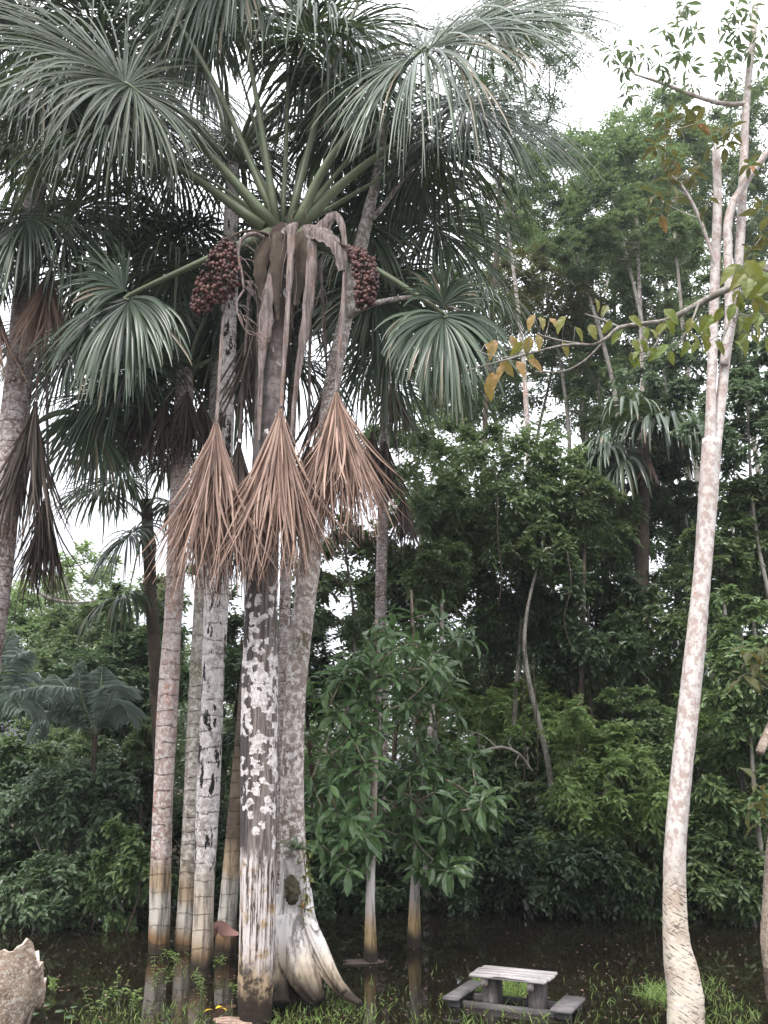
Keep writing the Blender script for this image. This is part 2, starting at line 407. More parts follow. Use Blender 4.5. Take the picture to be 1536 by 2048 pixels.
def water_mat():
    n = NT('still_black_water'); co = n.co()
    a = n.noise(n.co((1, .45, 1)), 1.1, 4, .55); b = n.noise(n.co((1, .5, 1)), 6, 3, .5)
    h = n.math('ADD', n.math('MULTIPLY', a, .8), n.math('MULTIPLY', b, .12))
    col = n.mix(n.noise(co, .35, 4), (.006, .005, .0035), (.017, .013, .008))
    sh = n.bsdf(col, .025, .5, h, .06, .02)
    return n.done(sh)
def ground_mat():
    n = NT('leaf_litter'); co = n.co()
    col = n.mix(n.noise(co, 1.2, 7, .7), (.02, .016, .01), (.075, .055, .032))
    col = n.mix(n.step(n.noise(co, .5, 4), .5, .65), col, (.02, .035, .012))
    return n.done(n.bsdf(col, .9, .15, n.noise(co, 9, 5), .6, .05))

# ------------------------------------------------------------------ setting
mb = MB()
xs = np.linspace(-120, 120, 81); ys = np.concatenate([np.linspace(-30, 60, 91), np.linspace(65, 160, 20)])
X, Yg = np.meshgrid(xs, ys); V = np.stack([X, Yg, gz(X, Yg)], -1).reshape(-1, 3)
ni, nj = X.shape; ii, jj = np.meshgrid(np.arange(ni - 1), np.arange(nj - 1), indexing='ij'); q0 = (ii * nj + jj).ravel()
mb.add(V, [np.stack([q0, q0 + 1, q0 + nj + 1, q0 + nj], 1)])
tag(mb.build('ground', ground_mat()), kind='structure')
mb = MB(); mb.add([(-90, -25, 0), (90, -25, 0), (90, 30, 0), (-90, 30, 0)], [np.array([[0, 1, 2, 3]])])
tag(mb.build('water', water_mat()), kind='structure')

# ------------------------------------------------------------------ fan palms
def fan(mb, hub, a, n, Rl, nseg, spread, droop, wid, r, costa=.22, cone=.12, K=9, tb=.5, lenvar=.14, fuse=.0):
    """one fan blade: ribbons that leave the hub all round and hang under their weight"""
    a = nrm(a); n = nrm(np.asarray(n) - a * np.dot(n, a)); b = np.cross(n, a)
    th = np.linspace(-spread, spread, nseg) + r.normal(0, .035, nseg)
    f = np.abs(th) / np.pi
    d = np.cos(th)[:, None] * a + np.sin(th)[:, None] * b + n * (cone + r.normal(0, .1, nseg))[:, None]
    d = nrm(d)
    L = Rl * (1 - .5 * f ** 1.5) * r.uniform(1 - lenvar * 1.8, 1 + lenvar * .6, nseg)
    dr = droop * r.uniform(.55, 1.5, nseg)
    p = hub + a * (costa * Rl * np.clip(1 - f * 1.25, 0, 1))[:, None] - UP * (.12 * costa * Rl * np.clip(1 - f * 1.25, 0, 1) ** 2)[:, None]
    sn = np.where(np.abs((d @ n))[:, None] > .9, b, n)
    W = wid * r.uniform(.75, 1.25, nseg)
    pts, sides, norms = [], [], []
    bend = 1 + (r.random(nseg) < .07) * r.uniform(1, 3, nseg)
    for k in range(K + 1):
        t = k / K
        s = nrm(np.cross(d, sn)); u = np.cross(s, d)
        pts.append(p.copy()); sides.append(s); norms.append(u)
        d = nrm(d - UP * (dr * (.35 + t) * bend / K)[:, None] + r.normal(0, .02, (nseg, 3)))
        sn = nrm(u)
        p = p + d * (L / K)[:, None]
    pts = np.array(pts); sides = np.array(sides); norms = np.array(norms)
    t = np.linspace(0, 1, K + 1)
    wp = (.25 + .75 * np.clip(t / .3, 0, 1)) * (1 - np.clip((t - .55) / .45, 0, 1) ** 1.6 * .88)
    w = wp[:, None, None] * W[None, :, None] * .5
    cen = pts - norms * w * .55
    v = np.stack([pts - sides * w, cen, pts + sides * w], 2).transpose(1, 0, 2, 3)   # seg, k, 3, xyz
    base = (np.arange(nseg)[:, None] * (K + 1) + np.arange(K)[None])[..., None] * 3
    q = np.concatenate([base + np.array([0, 1, 4, 3]), base + np.array([1, 2, 5, 4])], -1).reshape(-1, 4)
    tint = np.clip(np.repeat(r.normal(tb, .26, nseg), (K + 1) * 3) + np.tile(np.repeat(t * .25 - .1, 3), nseg), 0, 1)
    mb.add(v.reshape(-1, 3), [q], tint)

def petiole(parent, path, r0, r1, origin, mat=PETIOLE, flat=.8, tint=.5, name='petiole'):
    m = MB(); n = 14; s = spline(path, n)
    tube(m, s, r1 + (r0 - r1) * (1 - np.linspace(0, 1, n)) ** 2.2, 8, .03, 1, np.linspace(.35, .6, n * 8 + 2), flat=flat)
    return m.build(name, mat, parent, origin)

def frond(palm, org, crown, hub, seed, Rl=2.8, a=None, n=None, nseg=110, spread=2.9, droop=2.2, wid=.052, mat='frond', r0=.11, r1=.04, sag=.25, tb=.5, cone=.12, mid=None, K=9, costa=.22):
    crown, hub = np.asarray(crown, float), np.asarray(hub, float)
    out = nrm(hub - crown)
    m_ = (crown + hub) / 2 + UP * sag * np.linalg.norm(hub - crown) * .3 if mid is None else mid
    if a is None: a = nrm(hub - m_) - UP * .15
    if n is None:
        n = UP - a * np.dot(a, UP)
        if np.linalg.norm(n) < .25: n = -nrm(np.array([out[0], out[1], 0]) + 1e-3)
    m = MB(); fan(m, hub, a, n, Rl, nseg, spread, droop, wid, R(seed), tb=tb, cone=cone, K=K, costa=costa)
    f = m.build('frond', LEAF[mat], palm, org)
    petiole(f, [crown, m_, hub, hub + nrm(a) * .06 * Rl - UP * .01], r0, r1 * .5, org)
    return f

def dead_frond(palm, org, top, hub, seed, Rl=2.9, cone=.34, nseg=90, wid=.05, mat='dead', w0=.2, w1=.05, lean=(0, 0), bow=(0, 0, 0), K=8, label=None, pet=True, tb=.5):
    """a withered fan hanging like a closed umbrella"""
    r = R(seed); top, hub = np.asarray(top, float), np.asarray(hub, float)
    m = MB()
    ph = r.uniform(0, 2 * np.pi, nseg); ra = cone * r.uniform(0, 1, nseg) ** .62
    stray = r.random(nseg) < .07; ra = np.where(stray, ra * 1.7, ra)
    d = nrm(np.stack([np.sin(ra) * np.cos(ph) + lean[0], np.sin(ra) * np.sin(ph) * .7 + lean[1], -np.cos(ra)], 1))
    L = Rl * r.uniform(.7, 1.06, nseg); L = np.where(r.random(nseg) < .22, L * r.uniform(.4, .9, nseg), L)
    p = hub + d * .05 + r.normal(0, .012, (nseg, 3)); s0 = nrm(np.cross(d, r.normal(0, 1, (nseg, 3))))
    W = wid * r.uniform(.5, 1.2, nseg)
    cu = r.normal(0, .2, (nseg, 3)) ; cu[:, 2] = 0
    pts, sd = [], []
    tw = r.uniform(-.5, .5, nseg)
    spread = nrm(np.stack([np.cos(ph), np.sin(ph) * .7, 0 * ph], 1)) * .28
    for k in range(K + 1):
        t = k / K
        pts.append(p.copy()); sd.append(nrm(s0 + np.cross(d, s0) * (tw * t)[:, None]))
        d = nrm(d + (cu * (.3 + t) + (spread * (.5 - t) * 1.6) - UP * .14) / K * 2)
        p = p + d * (L / K)[:, None]
    pts, sd = np.array(pts), np.array(sd); t = np.linspace(0, 1, K + 1)
    wp = (.35 + .65 * np.clip(t / .25, 0, 1)) * (1 - np.clip((t - .6) / .4, 0, 1) * .8)
    w = wp[:, None, None] * W[None, :, None] * .5
    nn = nrm(np.cross(sd, UP + 0.01)) ; cen = pts + nn * w * .8
    v = np.stack([pts - sd * w, cen, pts + sd * w], 2).transpose(1, 0, 2, 3)
    base = (np.arange(nseg)[:, None] * (K + 1) + np.arange(K)[None])[..., None] * 3
    q = np.concatenate([base + np.array([0, 1, 4, 3]), base + np.array([1, 2, 5, 4])], -1).reshape(-1, 4)
    m.add(v.reshape(-1, 3), [q], np.clip(np.repeat(r.normal(tb, .3, nseg), (K + 1) * 3), 0, 1))
    o = m.build('dead_frond', LEAF[mat], palm, org)
    if label: o['label'] = label
    if pet:
        b = np.asarray(bow); q = (top * .65 + hub * .35) + b
        s = spline([top, top * .85 + q * .15 + b * .75 + UP * .12 * np.linalg.norm(b), q, hub + UP * .02], 18)
        mm = MB(); strap(mm, s, np.interp(np.linspace(0, 1, 18), [0, .08, .2, .4, 1], [w0, w0 * .95, w0 * .7, w0 * .4, w1]))
        mm.build('petiole', DEADPET, o, org)
    return o

def strap(mb, s, w, face=(0, -1, 0), curl=.35):
    """a gutter-shaped strip: the split, flattened foot of an old leaf"""
    n = len(s); d = nrm(np.gradient(s, axis=0)); f = np.asarray(face, float)
    sd = nrm(np.cross(d, f)); u = np.cross(sd, d); k = 7
    a = np.linspace(-1, 1, k); w = (np.asarray(w) * (1 + .1 * np.sin(np.arange(n) * 1.9) + .06 * np.sin(np.arange(n) * 4.1)))[:, None, None] / 2
    o = s[:, None] + sd[:, None] * a[None, :, None] * w - u[:, None] * (a[None, :, None] ** 2) * w * curl * 1.2
    i = o - u[:, None] * np.maximum(w * .16, .006)
    V = np.concatenate([o.reshape(-1, 3), i.reshape(-1, 3)]); ii, jj = np.meshgrid(np.arange(n - 1), np.arange(k - 1), indexing='ij'); b = (ii * k + jj).ravel(); N = n * k
    q = np.stack([b, b + 1, b + k + 1, b + k], 1)
    ed = [q, q[:, ::-1] + N]
    for c in (0, k - 1):
        e = np.arange(n - 1) * k + c; ed.append(np.stack([e, e + k, e + k + N, e + N], 1))
    mb.add(V, ed, .5)

ICO_V, ICO_F = None, None
def ico():
    global ICO_V, ICO_F
    if ICO_V is None:
        import bmesh
        b = bmesh.new(); bmesh.ops.create_icosphere(b, subdivisions=2, radius=1)
        ICO_V = np.array([v.co[:] for v in b.verts]); ICO_F = np.array([[v.index for v in f.verts] for f in b.faces]); b.free()
    return ICO_V, ICO_F

def fruit_cluster(palm, org, pts, n, rad, seed, stalk, label):
    """pts: (px, py, Y, width px) spine of the bunch"""
    r = R(seed); s, w = pxpath(pts, 30); V, Fc = ico(); m = MB(); st = MB()
    k = r.integers(0, 30, n); a = r.uniform(0, 2 * np.pi, n); rr = w[k] * np.sqrt(r.uniform(.35, 1, n))
    c = s[k] + np.stack([np.cos(a) * rr, np.sin(a) * rr * .8, r.normal(0, .035, n)], 1)
    rd = rad * r.uniform(.8, 1.15, n)
    v = c[:, None] + V[None] * rd[:, None, None] * np.array([.92, .92, 1.12])
    m.add(v.reshape(-1, 3), [(Fc[None] + (np.arange(n) * len(V))[:, None, None]).reshape(-1, 3)], np.clip(np.repeat(r.normal(.5, .25, n), len(V)), 0, 1))
    o = m.build('fruit_cluster', FRUIT, palm, org); o['label'] = label
    sp = spline([np.asarray(p) for p in stalk] + [s[0], s[12], s[-1]], 24); tube(st, sp, np.linspace(.03, .012, 24), 6)
    for i in r.choice(n, min(n, 90), replace=False): tube(st, np.array([s[max(0, k[i] - 2)], (s[k[i]] + c[i]) / 2 + UP * .02, c[i]]), .006, 4)
    st.build('stalk', BARK['brown'], o, org)

def trunk(palm, org, pts, mat, n=60, sides=20, amp=.05, rough=.012, seed=0, below=.6, tint=None, name='trunk', extra=None):
    path, rad = pxpath(pts, n)
    if below:
        d = path[0] - path[3]; d = d / abs(d[2]); path = np.vstack([path[0] + d * below, path]); rad = np.concatenate([[rad[0] * 1.06], rad])
    m = MB(); tube(m, path, rad, sides, amp, seed, .0, rough)
    if tint is not None: m.t[-1][:] = tint(m.v[-1])
    if extra: extra(m)
    m.build(name, BARK[mat], palm, org)
    return path, rad

def random_fronds(palm, org, crown, cnt, seed, pet=(2.2, 3.2), Rl=2.3, el=(-.3, 1.2), mat='frond', nseg=80, az=(0, 6.283), droop=2.4, K=7, wid=.055):
    r = R(seed)
    for i in range(cnt):
        a = az[0] + (az[1] - az[0]) * (i + r.uniform(-.3, .3)) / cnt; e = r.uniform(*el); L = r.uniform(*pet)
        hub = crown + L * np.array([math.cos(a) * math.cos(e), math.sin(a) * math.cos(e), math.sin(e)])
        frond(palm, org, crown, hub, seed * 50 + i, Rl * r.uniform(.85, 1.1), nseg=nseg, droop=droop * r.uniform(.8, 1.3), mat=mat, r0=.08, r1=.03, K=K, wid=wid, tb=r.uniform(.25, .55), sag=.5)

# --- the big palm in the middle
YA = 13.7
oA = P(513, 2042, YA); oA[2] = 0
palmA = thing('fan_palm', 'tall central fan palm with flaking black and white bark and hanging brown dead fronds', 'palm tree', oA)
trunk(palmA, oA, [(512, 2042, YA, 62), (511, 1990, YA, 70), (514, 1900, YA, 72), (516, 1750, YA, 74), (518, 1600, YA, 73), (521, 1300, YA, 68), (524, 1150, YA, 64), (532, 950, YA, 58), (541, 750, YA, 56), (549, 600, YA, 54), (554, 520, YA, 60), (559, 485, YA, 66), (563, 462, YA, 52), (565, 452, YA, 26)],
      'flake', 150, 40, .05, .012, 3, tint=lambda v: smooth(.78, .95, (v[:, 0] - (oA[0] + (v[:, 2]) * .0)) / 1.0 * 0 + 0) if False else np.where((np.arange(len(v)) % 40 == 0) | (np.arange(len(v)) % 40 == 1), 0.0, 0.0))
cr = P(572, 440, YA)
def Q(px, py, Y): return P(px, py, Y)
FR = [  # hub px, py, Y, petiole foot px, py, R, a, n, droop, mat, seg, mid(px,py,Y), spread
 ((270, 180, 12.4), (548, 440), 3.4, (-.75, -.25, .5), (.3, -.75, .6), 1.4, 'worn', 220, (400, 290, 13.1), 3.),
 ((230, 275, 12.9), (520, 440), 2.6, (-.9, .1, -.15), (-.2, -.3, .9), 2.9, 'frond', 150, (380, 350, 13.4), 3.),
 ((830, 112, 12.6), (600, 430), 4.2, (.75, -.2, .3), (-.2, -.75, .6), 1.5, 'frond', 270, (665, 310, 13.2), 3.),
 ((462, -75, 12.4), (552, 430), 3.0, (-.25, -.35, .8), (-.05, -.9, .3), 2.2, 'frond', 170, (512, 190, 13.2), 3.),
 ((448, 42, 15.6), (560, 400), 2.9, (-.3, .3, .7), (0, -.8, .6), 1.8, 'frond', 150, (510, 250, 14.6), 3.),
 ((262, 588, 12.9), (535, 480), 1.9, (-.12, -.2, -.95), (-.25, -.95, .15), 2.1, 'frond', 110, (440, 507, 13.2), 1.6),
 ((885, 625, 12.9), (610, 480), 1.75, (.1, -.25, -.9), (.2, -.95, .2), 2.6, 'frond', 130, (760, 545, 13.2), 1.9),
 ((860, 300, 14.4), (600, 440), 2.7, (.9, .2, .1), (-.2, -.3, .9), 2.9, 'frond', 150, (730, 375, 14.), 3.),
 ((690, 60, 15.8), (585, 420), 2.9, (.4, .5, .7), (.1, -.8, .6), 1.9, 'frond', 140, (625, 260, 14.8), 3.),
 ((800, 250, 16.2), (590, 430), 2.8, (.7, .6, .3), (-.3, -.4, .8), 2.5, 'frond', 140, (690, 330, 15.), 3.),
 ((570, -140, 14.6), (565, 420), 3.1, (.05, .2, .95), (0, -.9, .2), 2.3, 'frond', 150, (575, 180, 14.2), 3.),
 ((360, 330, 16.), (550, 440), 2.7, (-.6, .6, .1), (-.3, -.2, .9), 2.8, 'frond', 140, (450, 380, 15.), 3.),
 ((650, 250, 17.0), (580, 430), 2.6, (.2, .9, .2), (0, -.4, .9), 2.6, 'frond', 120, (605, 320, 15.4), 3.),
 ((480, 300, 17.0), (565, 430), 2.6, (-.3, .9, .1), (0, -.3, .9), 2.7, 'frond', 120, (520, 350, 15.4), 3.),
 ((790, -170, 13.6), (580, 420), 3.0, (.6, 0, .7), (-.3, -.7, .5), 2.2, 'frond', 150, (660, 150, 13.8), 3.),
 ((250, -120, 13.4), (556, 420), 3.0, (-.6, 0, .7), (.2, -.7, .6), 2.2, 'frond', 150, (420, 150, 13.6), 3.),
 ((925, 205, 13.6), (600, 430), 2.9, (.75, -.1, -.45), (.1, -.75, .6), 1.5, 'frond', 150, (730, 330, 13.6), 2.5),
 ((960, 60, 14.8), (595, 430), 2.8, (.85, .3, .3), (-.3, -.6, .7), 1.9, 'frond', 140, (740, 270, 14.4), 3.),
]
for i, (h, ft, Rl, a, n, dr, mat, ns, md, sp) in enumerate(FR):
    frond(palmA, oA, P(564 + (ft[0] - 564) * .8, 456 + (14 if ft[1] > 470 else 0), YA - .1 if h[2] < YA else YA + .12), P(*h), 100 + i, Rl, np.array(a), np.array(n), ns, sp, dr, (.055 if a[2] < -.8 else .04), mat, (.15 if h[1] > 0 else .1) if h[2] < 14 else .07, .048 if h[2] < 14 else .03, mid=P(*md), tb=.5 if h[2] < 14 else .4, costa=.1)
for hub, a in (((885, 625, 12.85), (.15, -.1, 1)), ((262, 588, 12.9), (-.75, -.1, .45))):
    frond(palmA, oA, P(*hub) + np.array([0, .25, -.02]), P(*hub), 190 + int(hub[0]) % 7, 0.8 if hub[0] > 500 else .95, np.array(a), np.array((.1, -.95, .1)), 46, 1.1, 1.7, .045, r0=.03, r1=.03, tb=.45)
# dead fronds
DF = [((583, 450, 13.25), (433, 842, 13.0), 2.75, .22, (0, 0), (-.6, 0, 0)),
      ((578, 448, 13.2), (562, 815, 12.9), 2.75, .24, (-.03, 0), (.05, -.05, 0)),
      ((630, 470, 13.3), (672, 782, 13.1), 2.4, .28, (.1, 0), (.38, -.1, .45))]
for i, (t, h, Rl, cn, ln, bow) in enumerate(DF):
    tp = P(*t) if i else P(470, 560, 13.2)
    dead_frond(palmA, oA, tp, P(*h), 200 + i, Rl, cn, 380, .038, 'dead', [.12, .34, .28][i], .055, ln, bow if i else (-.1, 0, 0), 10, tb=[.45, .62, .5][i])
for i, (t, h, Rl, mt) in enumerate([((500, 560, 14.3), (478, 880, 14.4), 2.6, 'deaddark'), ((620, 520, 14.5), (618, 890, 14.6), 2.2, 'deaddark'), ((640, 520, 14.6), (655, 760, 14.9), 2.2, 'deaddark'), ((520, 560, 14.2), (515, 640, 14.4), 2.4, 'deaddark')]):
    dead_frond(palmA, oA, P(*t), P(*h), 220 + i, Rl, .26, 60, .045, mt, .14, .05, K=7)
# hanging leaf bases
for pts, w in [([(535, 470, 13.45), (522, 510, 13.35), (520, 560, 13.35), (528, 610, 13.4)], [.3, .26, .2, .05]),
               ([(560, 462, 13.32), (556, 500, 13.28), (552, 560, 13.3), (556, 640, 13.35)], [.26, .3, .2, .04]),
               ([(605, 462, 13.42), (607, 500, 13.36), (600, 560, 13.4), (590, 610, 13.4)], [.3, .3, .22, .06]),([(625, 465, 13.35), (622, 540, 13.3), (612, 640, 13.3), (596, 740, 13.35), (582, 870, 13.4)], [.15, .19, .17, .1, .05]),
               ([(548, 520, 13.35), (535, 590, 13.3), (528, 660, 13.25), (523, 720, 13.3), (517, 880, 13.4)], [.1, .2, .26, .1, .05]),
               ([(600, 455, 13.5), (640, 462, 13.2), (672, 490, 13.1), (684, 540, 13.1)], [.3, .3, .2, .12])]:
    s = spline([P(*p) for p in pts], 20); m = MB(); strap(m, s, np.interp(np.linspace(0, 1, 20), np.linspace(0, 1, len(w)), w))
    m.build('leaf_sheath', BARK['brown'] if len(pts) == 4 and pts[0][0] != 600 else DEADPET, palmA, oA)
fruit_cluster(palmA, oA, [(456, 488, 13.1, 30), (446, 530, 13.05, 74), (434, 570, 13., 84), (412, 600, 13., 60), (398, 618, 13., 26)], 520, .034, 5, [P(545, 470, 13.5), P(500, 462, 13.2), P(470, 470, 13.1)], 'red brown fruit bunch hanging left of the trunk')
fruit_cluster(palmA, oA, [(700, 498, 13.1, 12), (722, 516, 13.05, 40), (732, 550, 13., 50), (732, 585, 13., 48), (730, 608, 13., 34)], 400, .033, 6, [P(610, 470, 13.5), P(660, 480, 13.2), P(690, 492, 13.1)], 'red brown fruit bunch hanging right of the trunk')
# old flower stalk with curled twigs
m = MB(); s = spline([P(526, 475, 13.2), P(505, 468, 13.), P(484, 480, 13.), (P(476, 510, 13.)), P(484, 550, 13.), P(488, 580, 13.)], 24); tube(m, s, np.linspace(.045, .02, 24), 7, .08, 2)
s2 = spline([P(488, 580, 13.), P(474, 605, 13.), P(478, 635, 13.), P(492, 662, 13.), P(508, 672, 13.)], 24); tube(m, s2, np.linspace(.02, .006, 24), 6)
rr = R(4)
for k in range(26):
    b = (s2 if k % 2 else s)[rr.integers(4, 23)]; e = b + np.array([rr.uniform(.1, .36), rr.uniform(-.1, .1), rr.uniform(-.3, -.05)])
    tube(m, spline([b, (b + e) / 2 + UP * .05, e], 6), .007, 4)
m.build('flower_stalk', DEADPET, palmA, oA)
rr = R(8); m = MB()          # loose fibres round the crown
for k in range(60):
    b = P(rr.uniform(500, 650), rr.uniform(400, 640), rr.uniform(13.1, 14.2)); e = b - UP * rr.uniform(.3, 1.3) + rr.normal(0, .12, 3)
    tube(m, spline([b, (b + e) / 2 + rr.normal(0, .06, 3), e], 7), .005, 4)
m.build('fibre', DEADPET, palmA, oA)
del m

# --- the other palms of the clump
def palm(name, label, pts, bark, cat='palm tree', seed=0, n=90, group=None, sides=24, **k):
    o = P(*pts[0][:3]); o[2] = 0
    t = thing(name, label, cat, o, group); trunk(t, o, pts, bark, n, sides, .06, .012, seed, **k)
    return t, o
YB = 17.
pB, oB = palm('fan_palm', 'fan palm with scaly grey trunk cut by the left frame edge', [(-115, 1900, YB, 76), (-38, 1330, YB, 72), (-11, 1150, YB, 70), (5, 1000, YB, 66), (26, 850, YB, 58), (44, 680, YB, 50), (56, 540, YB, 46), (66, 430, YB, 42), (72, 340, YB, 36)], 'left', seed=11)
random_fronds(pB, oB, P(72, 345, YB), 16, 12, (2.4, 3.4), 2.8, (-.35, 1.2), nseg=110)
for i, (t, h, Rl, mt) in enumerate([((80, 400, 16.5), (99, 538, 16.2), 2.0, 'dead'), ((40, 400, 16.5), (-12, 590, 16.2), 1.9, 'dead'), ((84, 600, 16.9), (72, 800, 16.6), 3.2, 'deaddark'), ((92, 700, 17.2), (96, 980, 17.4), 2.4, 'deaddark')]):
    dead_frond(pB, oB, P(*t), P(*h), 240 + i, Rl, .3 if i < 2 else .15, 90 if i < 2 else 130, .05, mt, .16, .05, tb=.6 if i < 2 else .4)
frond(pB, oB, P(60, 850, 17.), P(170, 823, 17.6), 260, 1.9, np.array((.5, .1, -.7)), np.array((.4, -.8, .3)), 80, 2.2, 2., mat='frond', r0=.07, r1=.03)
for i, (x, y, Y, a) in enumerate([(15, 455, 16.2, (-.3, -.3, -.8)), (120, 440, 16., (.4, -.3, -.7)), (-20, 520, 16.8, (-.5, 0, -.7)), (150, 400, 17.4, (.6, .2, -.5)), (62, 420, 15.7, (0, -.4, -.8)), (40, 300, 15.8, (-.3, -.5, -.2))]):
    frond(pB, oB, P(72, 345, YB), P(x, y, Y), 400 + i, 2.1, np.array(a), np.array((-.1, -.85, .4)), 100, 2.4, 1.7, .05, r0=.07, r1=.03, K=7, tb=.35)
YC = 18.2
pC, oC = palm('fan_palm', 'fan palm with pinkish ringed trunk and white flood mark, left of the trunk clump', [(318, 1905, YC, 42), (320, 1800, YC, 39), (326, 1600, YC, 40), (336, 1400, YC, 40), (345, 1250, YC, 37), (351, 1150, YC, 36), (360, 950, YC, 37), (367, 830, YC, 38), (370, 740, YC, 32)], 'pink', seed=13)
random_fronds(pC, oC, P(370, 745, YC), 9, 14, (1.6, 2.4), 2.1, (-.2, 1.0))
for i, (x, y, Y, Rl) in enumerate([(330, 800, 17.6, 1.7), (290, 790, 17.8, 1.6), (375, 780, 17.5, 1.5), (405, 800, 17.9, 1.6), (350, 810, 18.8, 1.9)]):
    dead_frond(pC, oC, P(368, 750, 18.), P(x, y, Y), 270 + i, Rl, .3, 70, .045, 'deaddark', .1, .04)
for i, (x, y, Y, a) in enumerate([(200, 640, 18.6, (-.6, -.2, -.5)), (150, 700, 19.2, (-.7, .2, -.5)), (270, 720, 17.8, (-.35, -.4, -.8)), (235, 800, 18.4, (-.4, 0, -.9)), (330, 610, 18.8, (-.1, .2, -.6)), (430, 650, 18.9, (.4, .2, -.8)), (120, 640, 19., (-.8, .1, -.3)), (300, 560, 19.4, (-.3, .4, -.3)), (180, 540, 19.3, (-.6, .3, 0)), (400, 560, 19.6, (.2, .5, -.4))]):
    frond(pC, oC, P(370, 745, YC), P(x, y, Y), 380 + i, 2.2, np.array(a), np.array((-.2, -.85, .4)), 110, 2.6, 1.7, .05, r0=.07, r1=.03, K=7, tb=.32)
YE = 16.4
pE, oE = palm('fan_palm', 'fan palm with pale cracked trunk and black holes, second from the flaking trunk', [(403, 1950, YE, 44), (408, 1800, YE, 41), (415, 1600, YE, 45), (424, 1400, YE, 45), (431, 1250, YE, 47), (435, 1150, YE, 47), (445, 950, YE, 38), (454, 750, YE, 34), (459, 600, YE, 32), (462, 450, YE, 30), (464, 330, YE, 26)], 'pale', seed=15)
random_fronds(pE, oE, P(464, 330, YE), 17, 16, (2.2, 3.4), 2.8, (-.2, 1.25), nseg=110)
YD = 18.5
pD, oD = palm('fan_palm', 'greenish mossy palm trunk standing behind the pale cracked one', [(370, 1895, YD, 42), (374, 1800, YD, 36), (380, 1650, YD, 32), (390, 1450, YD, 32), (398, 1300, YD, 31), (407, 1150, YD, 30), (425, 900, YD, 28), (440, 650, YD, 27)], 'mossy', seed=17)
random_fronds(pD, oD, P(440, 640, YD), 9, 18, (1.8, 2.6), 2.2, (-.2, 1.0), az=(.2, 3.0))
YH = 18.0
pH, oH = palm('fan_palm', 'dark leaning palm trunk half hidden behind the flaking trunk', [(450, 1905, YH, 44), (455, 1820, YH, 36), (466, 1700, YH, 34), (478, 1560, YH, 30), (492, 1380, YH, 28), (520, 1100, YH, 26), (556, 800, YH, 24), (590, 520, YH, 22)], 'dark', seed=19)
random_fronds(pH, oH, P(592, 500, YH), 9, 20, (2., 2.8), 2.3, (-.1, 1.2), az=(-.3, 3.4))
for i, (x, y, Y, a) in enumerate([(800, 330, 17.2, (.7, -.2, -.4)), (850, 430, 17.6, (.6, .1, -.6)), (735, 560, 17.4, (.35, -.3, -.85)), (700, 430, 17.3, (.5, -.3, -.5)), (760, 640, 17.8, (.4, 0, -.8)), (500, 560, 18.6, (-.4, -.2, -.8))]):
    frond(pH, oH, P(592, 500, YH), P(x, y, Y), 350 + i, 2.5, np.array(a), np.array((-.2, -.8, .4)), 120, 2.9, 1.6, .055, r0=.09, r1=.03, K=7, tb=.4)
dead_frond(pH, oH, P(490, 950, 17.6), P(478, 1010, 17.4), 281, 2.1, .22, 60, .045, 'deaddark', .1, .04)
YGn = 20.5
pG, oG = palm('fan_palm', 'slender grey palm trunk in the gap between flaking and leaning trunks', [(560, 1860, YGn, 22), (563, 1600, YGn, 20), (570, 1200, YGn, 22), (582, 850, YGn, 20), (600, 560, YGn, 18)], 'left', seed=21)
random_fronds(pG, oG, P(600, 550, YGn), 7, 22, (2., 2.8), 2.2, (-.1, 1.1), az=(0, 3.4))
YK = 24.5
pK, oK = palm('fan_palm', 'distant palm with patchy trunk and hanging brown skirt, behind the big leafed saplings', [(766, 1790, YK, 26), (764, 1500, YK, 24), (762, 1250, YK, 23), (765, 1050, YK, 22), (770, 830, YK, 20), (775, 650, YK, 18)], 'left', seed=23)
random_fronds(pK, oK, P(776, 640, YK), 10, 24, (2., 3.), 2.4, (-.3, 1.1))
for i, (x, y, Y, Rl) in enumerate([(770, 880, 24., 2.2), (806, 990, 24.2, 1.8), (745, 860, 24.3, 2.), (785, 760, 24., 2.)]):
    dead_frond(pK, oK, P(772, 700, 24.3), P(x, y, Y), 285 + i, Rl, .25, 60, .05, 'deaddark', .1, .04)
YN = 22.
pN, oN = palm('fan_palm', 'smaller fan palm left of the trunk clump with drooping leaves against the sky', [(330, 1815, YN, 26), (318, 1500, YN, 24), (300, 1150, YN, 24), (292, 1000, YN, 22)], 'brown', seed=25)
for i, (x, y, Y, a) in enumerate([(250, 960, 21.4, (-.8, -.2, -.1)), (215, 985, 22.4, (-.9, .1, 0.1)), (330, 930, 21.4, (.6, -.3, .3)), (290, 890, 22.6, (-.1, .4, .8)), (270, 1060, 21.2, (-.4, -.5, -.6)), (256, 1190, 21.6, (-.7, -.2, -.3)), (345, 1010, 22.4, (.7, .2, -.3)), (230, 905, 22.8, (-.6, .3, .6))]):
    frond(pN, oN, P(294, 1040, YN), P(x, y, Y), 300 + i, 1.75, np.array(a), None, 70, 2.8, 2.4, .05, r0=.06, r1=.025, K=7, mat='frond')
YR = 26.
pR, oR = palm('fan_palm', 'shaggy palm with long dark hanging leaf strips, left of the white forked trunk', [(1285, 1790, YR, 30), (1284, 1500, YR, 28), (1283, 1200, YR, 28), (1284, 1000, YR, 28), (1288, 870, YR, 26)], 'brown', seed=27)
r_ = R(31)
